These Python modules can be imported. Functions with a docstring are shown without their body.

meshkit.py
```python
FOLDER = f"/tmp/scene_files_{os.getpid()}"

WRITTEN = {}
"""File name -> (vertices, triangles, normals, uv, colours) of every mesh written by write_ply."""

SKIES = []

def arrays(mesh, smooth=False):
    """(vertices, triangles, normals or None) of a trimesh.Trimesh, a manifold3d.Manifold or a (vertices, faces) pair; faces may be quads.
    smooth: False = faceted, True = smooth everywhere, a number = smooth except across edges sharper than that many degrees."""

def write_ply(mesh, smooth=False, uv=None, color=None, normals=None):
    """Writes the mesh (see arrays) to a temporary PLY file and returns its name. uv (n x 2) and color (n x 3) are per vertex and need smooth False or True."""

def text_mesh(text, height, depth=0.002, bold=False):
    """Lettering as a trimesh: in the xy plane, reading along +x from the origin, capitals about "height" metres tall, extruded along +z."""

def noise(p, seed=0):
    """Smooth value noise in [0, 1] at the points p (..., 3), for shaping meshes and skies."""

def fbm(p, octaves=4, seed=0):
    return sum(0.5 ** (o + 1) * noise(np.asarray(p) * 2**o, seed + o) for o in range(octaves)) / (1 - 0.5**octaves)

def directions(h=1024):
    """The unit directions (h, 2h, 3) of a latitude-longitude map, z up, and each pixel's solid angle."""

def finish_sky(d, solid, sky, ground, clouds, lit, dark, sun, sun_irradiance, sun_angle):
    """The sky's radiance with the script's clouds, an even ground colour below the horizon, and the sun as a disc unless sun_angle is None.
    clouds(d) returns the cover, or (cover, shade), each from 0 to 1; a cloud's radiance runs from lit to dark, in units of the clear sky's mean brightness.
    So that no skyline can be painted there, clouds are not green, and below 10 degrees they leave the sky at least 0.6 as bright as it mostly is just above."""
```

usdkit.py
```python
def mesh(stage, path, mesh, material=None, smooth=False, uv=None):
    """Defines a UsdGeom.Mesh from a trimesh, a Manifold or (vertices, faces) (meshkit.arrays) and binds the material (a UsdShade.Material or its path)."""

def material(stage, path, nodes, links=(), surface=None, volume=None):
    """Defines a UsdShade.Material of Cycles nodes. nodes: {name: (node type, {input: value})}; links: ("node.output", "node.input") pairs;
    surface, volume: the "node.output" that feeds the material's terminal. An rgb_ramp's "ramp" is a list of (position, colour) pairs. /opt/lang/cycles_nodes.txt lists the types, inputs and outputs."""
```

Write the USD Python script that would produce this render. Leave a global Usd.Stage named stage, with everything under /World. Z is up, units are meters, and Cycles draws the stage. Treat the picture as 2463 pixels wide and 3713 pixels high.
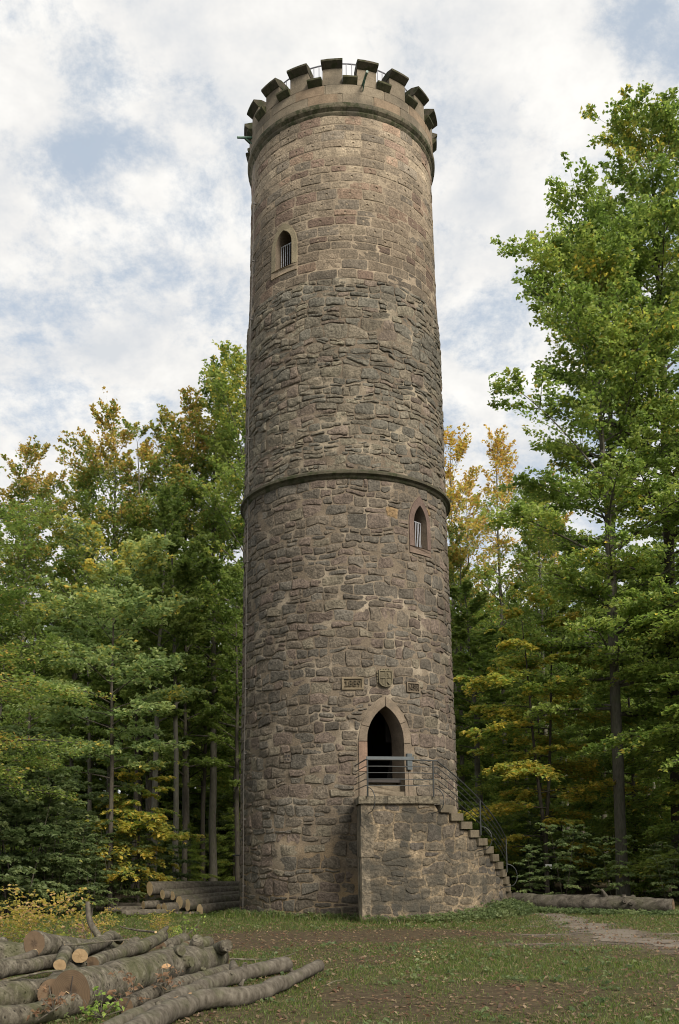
import math, numpy as np, trimesh, shapely, usdkit
from shapely.geometry import Polygon, box, LineString
from shapely import affinity
from pxr import Usd, UsdGeom, UsdLux, UsdShade, Gf, Sdf, Vt
from meshkit import noise, fbm, text_mesh

stage = Usd.Stage.CreateInMemory()
UsdGeom.SetStageUpAxis(stage, 'Z')
UsdGeom.SetStageMetersPerUnit(stage, 1.0)
UsdGeom.Xform.Define(stage, '/World')
UsdGeom.Scope.Define(stage, '/World/Looks')
rad = math.radians
RNG = np.random.default_rng(7)

# ---------------------------------------------------------------- camera, sky, sun, exposure
PITCH, ROLL = rad(6.0), rad(-0.6475)
CAM = np.array([-0.252, -27.7, 1.76])
cam = UsdGeom.Camera.Define(stage, '/World/camera')
c_, s_ = math.cos(PITCH), math.sin(PITCH)
fw, up0, rt0 = np.array([0, c_, s_]), np.array([0, -s_, c_]), np.array([1.0, 0, 0])
rt = math.cos(ROLL) * rt0 + math.sin(ROLL) * up0
up = -math.sin(ROLL) * rt0 + math.cos(ROLL) * up0
m = np.eye(4); m[0, :3], m[1, :3], m[2, :3], m[3, :3] = rt, up, -fw, CAM
cam.AddTransformOp().Set(Gf.Matrix4d(m.tolist()))
cam.CreateHorizontalApertureAttr(36.0)
cam.CreateVerticalApertureAttr(36.0 * 1024 / 679)
cam.CreateFocalLengthAttr(36.0 * 3513.5 / 2463)
cam.CreateVerticalApertureOffsetAttr(36.0 * (2709.9 - 1856.5) / 2463)
cam.CreateClippingRangeAttr(Gf.Vec2f(0.1, 5000))
cam.CreateExposureAttr(1.38)

SUN_DIR = np.array([0.50, -0.72, 0.66]); SUN_DIR /= np.linalg.norm(SUN_DIR)
sun = UsdLux.DistantLight.Define(stage, '/World/sun')
sun.CreateNormalizeAttr(True); sun.CreateIntensityAttr(0.6); sun.CreateAngleAttr(24.0)
sun.CreateColorAttr(Gf.Vec3f(1.0, 0.93, 0.82))
zx = SUN_DIR; xx = np.cross([0, 0, 1.0], zx); xx /= np.linalg.norm(xx); yx = np.cross(zx, xx)
m = np.eye(4); m[0, :3], m[1, :3], m[2, :3] = xx, yx, zx
sun.AddTransformOp().Set(Gf.Matrix4d(m.tolist()))

sky_mat = usdkit.material(stage, '/World/Looks/sky_look', {
    'sky': ('sky_texture', {'sky_type': 'single_scattering', 'sun_disc': False, 'sun_elevation': float(math.asin(SUN_DIR[2])),
                            'sun_rotation': float(math.atan2(SUN_DIR[0], SUN_DIR[1]))}),
    'tc': ('texture_coordinate', {}),
    'sep': ('separate_xyz', {}),
    'zz': ('math', {'math_type': 'add', 'value2': 0.45}),
    'zc': ('math', {'math_type': 'maximum', 'value2': 0.05}),
    'dx': ('math', {'math_type': 'divide'}), 'dy': ('math', {'math_type': 'divide'}),
    'cmb': ('combine_xyz', {'z': 3.7}),
    'n1': ('noise_texture', {'scale': 8.6, 'detail': 11.0, 'roughness': 0.67, 'distortion': 0.1}),
    'n2': ('noise_texture', {'scale': 0.9, 'detail': 4.0, 'roughness': 0.5}),
    'n3': ('noise_texture', {'scale': 9.0, 'detail': 9.0, 'roughness': 0.62, 'distortion': 0.1}),
    'm2': ('math', {'math_type': 'multiply_add', 'value2': 0.32, 'value3': -0.16}),
    'sum': ('math', {'math_type': 'add'}),
    'cov': ('map_range', {'range_type': 'smoothstep', 'from_min': 0.36, 'from_max': 0.57, 'to_min': 0.10, 'to_max': 1.0, 'clamp': True}),
    'shade': ('rgb_ramp', {'ramp': [(0.32, (2.75, 2.85, 2.98)), (0.5, (3.5, 3.46, 3.38)), (0.68, (4.1, 4.02, 3.85))]}),
    'blue': ('mix_color', {'blend_type': 'mix', 'fac': 0.85, 'b': (1.85, 2.15, 2.5), 'use_clamp': False}),
    'mix': ('mix_color', {'blend_type': 'mix'}),
    'bg': ('background_shader', {'strength': 0.1}),
}, [('tc.generated', 'sep.vector'), ('sep.z', 'zz.value1'), ('zz.value', 'zc.value1'),
    ('sep.x', 'dx.value1'), ('zc.value', 'dx.value2'), ('sep.y', 'dy.value1'), ('zc.value', 'dy.value2'),
    ('dx.value', 'cmb.x'), ('dy.value', 'cmb.y'), ('cmb.vector', 'n1.vector'), ('cmb.vector', 'n2.vector'), ('cmb.vector', 'n3.vector'),
    ('n2.fac', 'm2.value1'), ('m2.value', 'sum.value1'), ('n1.fac', 'sum.value2'), ('sum.value', 'cov.value'), ('n3.fac', 'shade.fac'),
    ('sky.color', 'blue.a'),
    ('cov.result', 'mix.fac'), ('blue.result', 'mix.a'), ('shade.color', 'mix.b'), ('mix.result', 'bg.color')], surface='bg.background')
dome = UsdLux.DomeLight.Define(stage, '/World/sky')
dome.CreateIntensityAttr(1.0)
UsdShade.MaterialBindingAPI.Apply(dome.GetPrim()).Bind(sky_mat)
dome.GetPrim().SetCustomDataByKey('kind', 'structure')

# ---------------------------------------------------------------- helpers
_used = {}
def numbered(parent, name):
    k = (parent, name); n = _used.get(k, 0); _used[k] = n + 1
    return f'{parent}/{name}' if n == 0 else f'{parent}/{name}_{n:03d}'

def tag(p, label=None, cat=None, group=None, kind=None):
    p = p.GetPrim() if hasattr(p, 'GetPrim') else p
    for k, v in (('label', label), ('category', cat), ('group', group), ('kind', kind)):
        if v: p.SetCustomDataByKey(k, v)
    return p

def thing(name, label, cat, loc=None, rotz=0, group=None, scale=None):
    x = UsdGeom.Xform.Define(stage, numbered('/World', name))
    if loc is not None: x.AddTranslateOp().Set(Gf.Vec3d(*map(float, loc)))
    if rotz: x.AddRotateZOp().Set(float(math.degrees(rotz)))
    if scale is not None: x.AddScaleOp().Set(Gf.Vec3f(*map(float, scale)))
    return tag(x, label, cat, group)

def obj(name, mesh, mat, parent=None, tone=None, smooth=False, kind=None, label=None, extra=None, tone_interp=None):
    """one Mesh prim; tone: one colour or a colour per vertex (the piece's own colour)"""
    par = '/World' if parent is None else str(parent.GetPath())
    v, f = (np.asarray(mesh[0], float), np.asarray(mesh[1], int)) if isinstance(mesh, (tuple, list)) else (np.asarray(mesh.vertices), np.asarray(mesh.faces))
    per_vertex = tone is not None and np.ndim(tone) == 2
    if smooth and not per_vertex and extra is None:
        p = usdkit.mesh(stage, numbered(par, name), (v, f), mat, smooth=smooth)
    else:
        p = usdkit.mesh(stage, numbered(par, name), (v, f), mat, smooth=True if smooth is True else False)
    api = UsdGeom.PrimvarsAPI(p)
    if tone is not None:
        t = np.asarray(tone, np.float32)
        if per_vertex:
            api.CreatePrimvar('tone', Sdf.ValueTypeNames.Color3fArray, 'vertex').Set(Vt.Vec3fArray.FromNumpy(t))
        else:
            n = len(p.GetPointsAttr().Get())
            api.CreatePrimvar('tone', Sdf.ValueTypeNames.Color3fArray, 'vertex').Set(Vt.Vec3fArray.FromNumpy(np.tile(t, (n, 1))))
    for k, a in (extra or {}).items():
        api.CreatePrimvar(k, Sdf.ValueTypeNames.FloatArray, 'vertex').Set(Vt.FloatArray.FromNumpy(np.asarray(a, np.float32)))
    pr = p.GetPrim()
    if kind: pr.SetCustomDataByKey('kind', kind)
    if label: pr.SetCustomDataByKey('label', label)
    return pr

def group_of(name, parent):
    return UsdGeom.Xform.Define(stage, numbered(str(parent.GetPath()), name)).GetPrim()

def join(parts):
    vs, fs, n = [], [], 0
    for v, f in parts:
        vs.append(v); fs.append(np.asarray(f) + n); n += len(v)
    return np.vstack(vs), np.vstack(fs)

def tube(path, radii, sides=8, cap=True, wob=0, seed=0):
    P = np.asarray(path, float); n = len(P); r = np.broadcast_to(np.asarray(radii, float), (n,))
    T = np.gradient(P, axis=0); T /= np.linalg.norm(T, axis=1, keepdims=True) + 1e-12
    ref = np.array([0, 0, 1.0]) if abs(T[0, 2]) < 0.9 else np.array([1.0, 0, 0])
    A = np.cross(T, ref); bad = np.linalg.norm(A, axis=1) < 1e-3; A[bad] = np.cross(T[bad], [0, 1.0, 0])
    A /= np.linalg.norm(A, axis=1, keepdims=True); B = np.cross(A, T)
    a = np.arange(sides) / sides * 2 * np.pi
    rr = r[:, None] * np.ones(sides)
    V = P[:, None] + rr[..., None] * (np.cos(a)[None, :, None] * A[:, None] + np.sin(a)[None, :, None] * B[:, None])
    if wob:
        rr = rr * (1 + wob * (fbm(V / np.maximum(r.mean() * 1.6, 1e-3), 3, seed) - 0.5) * 2)
        V = P[:, None] + rr[..., None] * (np.cos(a)[None, :, None] * A[:, None] + np.sin(a)[None, :, None] * B[:, None])
    V = V.reshape(-1, 3)
    i, j = np.meshgrid(np.arange(n - 1), np.arange(sides), indexing='ij'); k = (j + 1) % sides
    q = np.stack([i * sides + j, i * sides + k, (i + 1) * sides + k, (i + 1) * sides + j], -1).reshape(-1, 4)
    F = np.vstack([q[:, [0, 2, 1]], q[:, [0, 3, 2]]])
    if cap:
        V = np.vstack([V, P[0], P[-1]]); c0, c1 = n * sides, n * sides + 1; jj = np.arange(sides); kk = (jj + 1) % sides
        F = np.vstack([F, np.stack([np.full(sides, c0), jj, kk], 1), np.stack([np.full(sides, c1), (n - 1) * sides + kk, (n - 1) * sides + jj], 1)])
    return V, F

def smooth_path(pts, n=20):
    from scipy.interpolate import CubicSpline
    P = np.asarray(pts, float); d = np.r_[0, np.cumsum(np.linalg.norm(np.diff(P, axis=0), axis=1))]
    if len(P) == 2: return P[0] + (P[1] - P[0]) * np.linspace(0, 1, n)[:, None]
    return CubicSpline(d, P)(np.linspace(0, d[-1], n))

def boxm(lo, hi):
    b = trimesh.creation.box(bounds=[lo, hi]); return np.array(b.vertices), np.array(b.faces)

# ---------------------------------------------------------------- materials
def stone_mat(name, bump=0.5, fine=22.0, var=0.45, stain=0.0, dist=0.03, moss=0.0, smin=0.5):
    nodes = {
        'a': ('attribute', {'attribute': 'tone'}), 'g': ('geometry', {}),
        'n1': ('noise_texture', {'scale': fine, 'detail': 6.0, 'roughness': 0.65}),
        'n2': ('noise_texture', {'scale': 3.1, 'detail': 4.0, 'roughness': 0.6}),
        'n4': ('noise_texture', {'scale': 0.55, 'detail': 5.0, 'roughness': 0.6}),
        'r1': ('map_range', {'from_min': 0.3, 'from_max': 0.7, 'to_min': 1 - var, 'to_max': 1 + var}),
        'r2': ('map_range', {'from_min': 0.3, 'from_max': 0.7, 'to_min': 0.78, 'to_max': 1.2}),
        'r4': ('map_range', {'from_min': 0.35, 'from_max': 0.65, 'to_min': 0.86, 'to_max': 1.1, 'clamp': True}),
        'mm': ('math', {'math_type': 'multiply'}), 'm4': ('math', {'math_type': 'multiply'}),
        'mc': ('vector_math', {'vector_math_type': 'multiply'} if False else {'math_type': 'scale'}),
        'b': ('bump', {'strength': bump, 'distance': dist}),
        'p': ('principled_bsdf', {'roughness': 0.93, 'specular_ior_level': 0.2})}
    links = [('g.position', 'n1.vector'), ('g.position', 'n2.vector'), ('g.position', 'n4.vector'), ('n1.fac', 'r1.value'), ('n2.fac', 'r2.value'), ('n4.fac', 'r4.value'),
             ('r1.result', 'mm.value1'), ('r2.result', 'mm.value2'), ('mm.value', 'm4.value1'), ('r4.result', 'm4.value2'),
             ('a.color', 'mc.vector1'), ('m4.value', 'mc.scale'), ('n1.fac', 'b.height'), ('b.normal', 'p.normal')]
    last = 'mc.vector'
    if stain:
        nodes['n3'] = ('noise_texture', {'scale': 1.3, 'detail': 6.0, 'roughness': 0.62})
        nodes['s'] = ('map_range', {'range_type': 'smoothstep', 'from_min': smin, 'from_max': smin + 0.17, 'to_min': 0.0, 'to_max': stain, 'clamp': True})
        nodes['sm'] = ('mix_color', {'blend_type': 'mix', 'b': (0.045, 0.042, 0.034)})
        links += [('g.position', 'n3.vector'), ('n3.fac', 's.value'), ('s.result', 'sm.fac'), (last, 'sm.a')]
        last = 'sm.result'
    if moss:
        nodes['n5'] = ('noise_texture', {'scale': 5.0, 'detail': 5.0, 'roughness': 0.65})
        nodes['s5'] = ('map_range', {'range_type': 'smoothstep', 'from_min': 0.45, 'from_max': 0.62, 'to_min': 0.0, 'to_max': moss, 'clamp': True})
        nodes['sm5'] = ('mix_color', {'blend_type': 'mix', 'b': (0.026, 0.031, 0.012)})
        links += [('g.position', 'n5.vector'), ('n5.fac', 's5.value'), ('s5.result', 'sm5.fac'), (last, 'sm5.a')]
        last = 'sm5.result'
    links.append((last, 'p.base_color'))
    return usdkit.material(stage, f'/World/Looks/{name}', nodes, links, surface='p.BSDF')

M_STONE = stone_mat('rubble_stone_look', 1.0, 16.0, 0.55, stain=0.3, dist=0.05)
M_ASHLAR = stone_mat('dressed_stone_look', 0.9, 20.0, 0.5, stain=0.3, dist=0.04)
M_TRIM = stone_mat('trim_stone_look', 0.4, 30.0, 0.25, stain=0.35)
M_TRIM_MOSS = stone_mat('mossy_stone_look', 0.5, 25.0, 0.3, stain=0.6, moss=0.85)
M_MORTAR = stone_mat('mortar_look', 0.6, 30.0, 0.3)
M_STAIRWALL = stone_mat('stair_wall_look', 1.0, 14.0, 0.6, stain=0.85, dist=0.05, smin=0.455)
def plain(name, col, rough=0.6, metallic=0.0, var=0.2, scale=12.0):
    return usdkit.material(stage, f'/World/Looks/{name}', {
        'g': ('geometry', {}), 'n': ('noise_texture', {'scale': scale, 'detail': 4.0}),
        'r': ('rgb_ramp', {'ramp': [(0.3, tuple(c * (1 - var) for c in col)), (0.7, tuple(c * (1 + var) for c in col))]}),
        'p': ('principled_bsdf', {'roughness': rough, 'metallic': metallic})},
        [('g.position', 'n.vector'), ('n.fac', 'r.fac'), ('r.color', 'p.base_color')], surface='p.BSDF')
M_IRON = plain('iron_look', (0.016, 0.018, 0.017), 0.55, 0.0)
M_BAR = plain('barrier_look', (0.05, 0.06, 0.063), 0.5, 0.0)
M_ZINC = plain('zinc_look', (0.42, 0.43, 0.46), 0.45, 0.3)
M_RAILTOP = plain('rail_look', (0.16, 0.16, 0.18), 0.5, 0.0)
M_GREENPIPE = plain('green_pipe_look', (0.05, 0.11, 0.075), 0.5)
M_CABLE = plain('cable_look', (0.09, 0.08, 0.07), 0.6)
M_DARK = plain('soot_look', (0.035, 0.03, 0.027), 0.95)  # near-black colour for inner wall, floors, letter strokes and a split line

# ---------------------------------------------------------------- the tower
U = 3.0                                        # metres of unrolled wall per radian
PZ = [-1, 0, 3.34, 10.66, 13.28, 16.6, 17.3, 18.0, 20.8, 22.3, 30]
PR = [3.11, 3.10, 3.066, 2.951, 2.91, 2.868, 2.82, 2.79, 2.742, 2.72, 2.72]
def Rz(z): return np.interp(z, PZ, PR)
def onwall(u, z, h, R=None):
    """unrolled (u along the wall, z up, h out of the wall) to the world"""
    r = (Rz(z) if R is None else R) + h; ph = np.asarray(u) / U
    return np.stack([r * np.sin(ph), -r * np.cos(ph), np.asarray(z, float) + 0 * r], -1)

def arch_poly(uc, a, z0, zs, za, n=10):
    h = za - zs; r = (a * a + h * h) / (2 * a); c = r - a      # right arc centred at (uc - c, zs)
    t1 = math.acos(np.clip(c / r, -1, 1)); t = np.linspace(0, t1, n)
    right = np.c_[uc - c + r * np.cos(t), zs + r * np.sin(t)]
    left = np.c_[2 * uc - right[::-1, 0], right[::-1, 1]]
    return Polygon(np.vstack([[uc - a, z0], [uc + a, z0], right, left[1:]]))

OPEN = {  # name: (centre u, inner half width, z0, spring, apex, outer half width, outer z0, outer spring, outer apex)
    'door': (rad(18.0) * U, 0.485, 3.04, 4.55, 5.42, 0.715, 3.04, 4.47, 5.69),
    'upper': (rad(-36.4) * U, 0.305, 17.9, 18.56, 18.99, 0.50, 17.68, 18.48, 19.22),
    'lower': (rad(42.6) * U, 0.25, 9.84, 10.5, 11.02, 0.43, 9.64, 10.46, 11.30)}
hole, surround = {}, {}
for k, (uc, a, z0, zs, za, ao, zo0, zos, zao) in OPEN.items():
    hole[k] = arch_poly(uc, a, z0, zs, za); surround[k] = arch_poly(uc, ao, zo0, zos, zao)
P_1889 = box(rad(-3.2) * U, 5.84, rad(7.3) * U, 6.17)
P_1498 = box(rad(29.9) * U, 5.83, rad(37.8) * U, 6.10)
P_CREST = box(rad(14.3) * U, 5.9, rad(22.2) * U, 6.42)
P_INSC = box(rad(-33.4) * U, 4.02, rad(-29.8) * U, 4.26)
PHI_S0 = rad(3.6)                              # where the staircase starts along the wall
Z_TRANS, Z_RING0, Z_RING1, Z_BAND0, Z_BAND1 = 17.2, 11.5, 11.77, 22.2, 22.4

tower = thing('stone_tower', 'tall round lookout tower of rough brown stone with battlements and a pointed doorway', 'tower')
# core: mortar surface behind the stones, with the openings left out
def core_grid():
    nu, z = 300, np.r_[np.arange(-0.6, 22.21, 0.1)]
    u = np.linspace(-math.pi * U, math.pi * U, nu + 1)
    uu, zz = np.meshgrid(u, z); sh = uu.shape
    V = onwall(uu, zz, 0.0)
    n = fbm(V * 2.2, 4, 3)
    n[:, -1] = n[:, 0]
    V = onwall(uu, zz, (n - 0.5) * 0.05 * np.where(zz > Z_TRANS, 0.35, 1))
    cu, cz = (uu[:-1, :-1] + uu[1:, 1:]) / 2, (zz[:-1, :-1] + zz[1:, 1:]) / 2
    keep = np.ones(cu.shape, bool)
    for k in hole: keep &= ~shapely.contains_xy(hole[k].buffer(0.05), cu, cz)
    i = np.arange(sh[0] * sh[1]).reshape(sh)
    q = np.stack([i[:-1, :-1], i[:-1, 1:], i[1:, 1:], i[1:, :-1]], -1)[keep]
    F = np.vstack([q[:, [0, 1, 2]], q[:, [0, 2, 3]]])
    zz = zz.ravel(); t = np.zeros((len(zz), 3)); P = V.reshape(-1, 3)
    pal = np.array([(0.145, 0.115, 0.082), (0.122, 0.097, 0.070), (0.125, 0.098, 0.070), (0.25, 0.20, 0.142)])
    k = fbm(P * 0.9, 4, 11)[:, None]
    low = pal[0] * (1 - k) + pal[1] * k; mid = pal[2] * (1 - k) + pal[1] * k
    pale = np.clip((fbm(P * 1.7, 3, 17) - 0.52) * 6, 0, 1)[:, None]
    low = low * (1 - pale) + np.array([0.225, 0.187, 0.138]) * pale; mid = mid * (1 - pale * 0.8) + np.array([0.26, 0.22, 0.16]) * pale * 0.8
    yel = np.clip((2.6 - zz) / 2.0, 0, 1)[:, None] * np.clip((fbm(P * 1.3, 3, 23)[:, None] - 0.42) * 5, 0, 1)
    low = low * (1 - yel) + np.array([0.20, 0.14, 0.078]) * yel
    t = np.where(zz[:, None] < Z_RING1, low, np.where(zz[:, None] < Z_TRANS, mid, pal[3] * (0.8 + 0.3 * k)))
    return (P, F), t
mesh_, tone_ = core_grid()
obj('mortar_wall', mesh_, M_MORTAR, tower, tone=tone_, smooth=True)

def resample(poly, n):
    ring = shapely.get_coordinates(poly.exterior)
    if not poly.exterior.is_ccw: ring = ring[::-1]
    d = np.r_[0, np.cumsum(np.linalg.norm(np.diff(ring, axis=0), axis=1))]
    s = np.linspace(0, d[-1], n, endpoint=False)
    return np.c_[np.interp(s, d, ring[:, 0]), np.interp(s, d, ring[:, 1])]

def stone_mesh(poly, proud, rough, seed, n=16, hole_=0.0, R=None, lift=0.05, bev=0.78, tilt=(0, 0)):
    """a stone as a cushion on the wall: rim sunk into the mortar, bevel, uneven face; an optional lifting hole in the middle"""
    p = resample(poly, n); c = np.array(poly.centroid.coords[0])
    rings, hs = [], []
    for sc, h in ((1.0, -lift), (1.0 - 0.0, proud * 0.35), (bev, proud * 0.9), (0.45, proud)):
        rings.append(c + (p - c) * sc); hs.append(np.full(n, h))
    if hole_:
        rd = hole_ * np.c_[np.cos(np.arange(n) / n * 2 * np.pi), np.sin(np.arange(n) / n * 2 * np.pi)]
        a0 = math.atan2(*(p[0] - c)[::-1]); ca, sa = math.cos(a0), math.sin(a0); rd = rd @ np.array([[ca, sa], [-sa, ca]])
        rings += [c + rd, c + rd * 0.7]; hs += [np.full(n, proud), np.full(n, proud - 0.07)]
    uv = np.vstack(rings + [c[None]]); h = np.r_[np.concatenate(hs), hs[-1][0]]
    k = len(rings)
    w = np.r_[np.zeros(n), np.full(n, 0.6), np.ones(len(uv) - 2 * n)]
    q = np.c_[uv * np.array([7.5, 12.0]), np.full(len(uv), seed * 1.37)]
    d = (fbm(q, 3, 5) - 0.5) * 2 * rough * w
    d += w * ((uv[:, 0] - c[0]) * tilt[0] + (uv[:, 1] - c[1]) * tilt[1])
    j = np.arange(n); jn = (j + 1) % n; F = []
    for a in range(k - 1):
        q4 = np.stack([a * n + j, a * n + jn, (a + 1) * n + jn, (a + 1) * n + j], 1)
        F += [q4[:, [0, 1, 2]], q4[:, [0, 2, 3]]]
    F.append(np.stack([(k - 1) * n + j, (k - 1) * n + jn, np.full(n, k * n)], 1))
    return onwall(uv[:, 0], uv[:, 1], h + d, R), np.vstack(F)

def courses(z0, z1, u0, u1, hmin, hmax, wmin, wmax, amp, split, seed):
    """cells of roughly coursed walling: wavering bed joints, random uprights, some cells split in two"""
    r = np.random.default_rng(seed); zs = [z0]
    while zs[-1] < z1 - hmax: zs.append(zs[-1] + r.uniform(hmin, hmax))
    zs[-1] = zs[-1] if z1 - zs[-1] > hmin else zs[-1]
    zs.append(z1); cells = []
    bed = lambda k, u: zs[k] + np.zeros(np.shape(u)) + (0 if k in (0, len(zs) - 1) else amp * 2.4 * (noise(np.stack([np.asarray(u) * 1.3, np.full(np.shape(u), k * 7.31 + seed), 0 * np.asarray(u)], -1), seed) - 0.5) * 1.6)
    for k in range(len(zs) - 1):
        h = zs[k + 1] - zs[k]; u = u0 + r.uniform(-0.4, 0)
        while u < u1:
            w = r.uniform(wmin, wmax) * (0.75 + 0.5 * h / hmax); e = u + w
            sl = r.uniform(-1, 1) * amp * 0.9
            t = np.linspace(0, 1, 5)
            lo = np.c_[u + t * w, bed(k, u + t * w)]; hi = np.c_[u + t * w, bed(k + 1, u + t * w)]
            if r.random() < split and h > hmin * 1.15:
                m = r.uniform(0.38, 0.62); mid = lo * (1 - m) + hi * m; mid[:, 1] += r.uniform(-1, 1) * amp * 0.4
                if r.random() < 0.4:
                    s = r.integers(1, 4)
                    cells += [np.vstack([lo, mid[::-1]]), np.vstack([mid[:s + 1], hi[:s + 1][::-1]]), np.vstack([mid[s:], hi[s:][::-1]])]
                else: cells += [np.vstack([lo, mid[::-1]]), np.vstack([mid, hi[::-1]])]
            else: cells.append(np.vstack([lo, hi[::-1]]))
            u = e
    return cells

def make_stones(cells, gap, rnd, warp, avoid, seed, minarea=0.006):
    out = []; r = np.random.default_rng(seed)
    for c in cells:
        pl = Polygon(c).segmentize(0.09)
        xy = shapely.get_coordinates(pl.exterior)[:-1]
        q = np.c_[xy * 2.6, np.full(len(xy), seed)]
        q2 = np.c_[xy * 7.0, np.full(len(xy), seed)]
        xy = xy + warp * 2 * (np.c_[fbm(q, 2, 1), fbm(q, 2, 2)] - 0.5) + warp * 0.9 * (np.c_[noise(q2, 3), noise(q2, 4)] - 0.5)
        g = gap * r.uniform(0.6, 1.6)
        pl = Polygon(xy).buffer(0).buffer(-g / 2)
        if avoid is not None and pl.intersects(avoid): pl = pl.difference(avoid)
        pl = pl.buffer(-rnd).buffer(rnd * 0.95, quad_segs=3)
        for gm in getattr(pl, 'geoms', [pl]):
            if gm.is_empty or gm.area < minarea: continue
            out.append(gm)
    return out

AVOID = shapely.union_all([surround['door'].buffer(0.03).union(box(OPEN['door'][0] - 0.8, 2.9, OPEN['door'][0] + 0.8, 3.3)), surround['upper'].buffer(0.02), surround['lower'].buffer(0.02)] + [g.buffer(0.02) for g in (P_1889, P_1498, P_CREST, P_INSC)])
UA, UB = rad(-128) * U, rad(128) * U
def pick(r, pal, w): return np.array(pal[r.choice(len(pal), p=np.array(w) / sum(w))]) * r.uniform(0.82, 1.2)
PAL_A = [(0.11, 0.0913, 0.0693), (0.0994, 0.0881, 0.0714), (0.1135, 0.0881, 0.0699), (0.1312, 0.1121, 0.0816), (0.0887, 0.0763, 0.0605), (0.1704, 0.1157, 0.0619)]  # lower wall: shading from the trees is put into these darker tones
PAL_B = [(0.1275, 0.1119, 0.0847), (0.1122, 0.103, 0.0821), (0.1428, 0.121, 0.0891), (0.1343, 0.1065, 0.0828), (0.1572, 0.1381, 0.1004)]
PAL_C = [(0.2089, 0.1651, 0.1175), (0.186, 0.1499, 0.1089), (0.1664, 0.1185, 0.0887), (0.2415, 0.1945, 0.1377), (0.1534, 0.1279, 0.0975), (0.2219, 0.1585, 0.1129)]
stones, r = [], np.random.default_rng(41)        # (polygon, mesh, colour, dressed?, visible size)
def add_zone(cells_args, gap, rnd, warp, kind, seed):
    for i, pl in enumerate(make_stones(courses(*cells_args), gap, rnd, warp, AVOID, seed)):
        c = pl.centroid; z = c.y
        if abs(c.x) / U < rad(100) and z < 2.8 and rad(4.2) < c.x / U < rad(95) : continue      # behind the staircase
        if kind == 'A':
            big = pl.area > 0.09
            ms = stone_mesh(pl, r.uniform(0.008, 0.03), r.uniform(0.012, 0.026), i + seed, bev=r.uniform(0.82, 0.93), tilt=r.uniform(-0.10, 0.10, 2))
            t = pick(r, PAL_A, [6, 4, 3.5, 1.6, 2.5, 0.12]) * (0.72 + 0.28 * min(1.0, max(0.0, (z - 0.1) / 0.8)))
        elif kind == 'B':
            ms = stone_mesh(pl, r.uniform(0.010, 0.038), r.uniform(0.018, 0.036), i + seed, bev=r.uniform(0.74, 0.9), tilt=(r.uniform(-0.10, 0.10), r.uniform(-0.08, 0.14)))
            t = pick(r, PAL_B, [5, 5, 3, 2, 1.5])
        else:
            hi = np.clip((z - 17.6) / 3.6, 0, 1)
            ms = stone_mesh(pl, r.uniform(0.004, 0.02), r.uniform(0.010, 0.024), i + seed, n=20, bev=0.9, hole_=0.04 if (r.random() < 0.85 and pl.area > 0.05 and z > 18.2) else 0.0, tilt=r.uniform(-0.015, 0.015, 2))
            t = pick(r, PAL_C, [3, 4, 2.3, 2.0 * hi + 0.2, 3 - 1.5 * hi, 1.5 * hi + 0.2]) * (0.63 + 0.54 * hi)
        size = pl.area * max(math.cos(c.x / U), 0.0) / (27 - 3 * math.cos(c.x / U)) ** 2 if abs(c.x / U) < rad(84) else 0
        stones.append((pl, ms, t, kind == 'C', size))
add_zone((-0.45, Z_RING0 + 0.02, UA, UB, 0.17, 0.33, 0.22, 0.56, 0.05, 0.17, 11), 0.026, 0.016, 0.06, 'A', 100)
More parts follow.
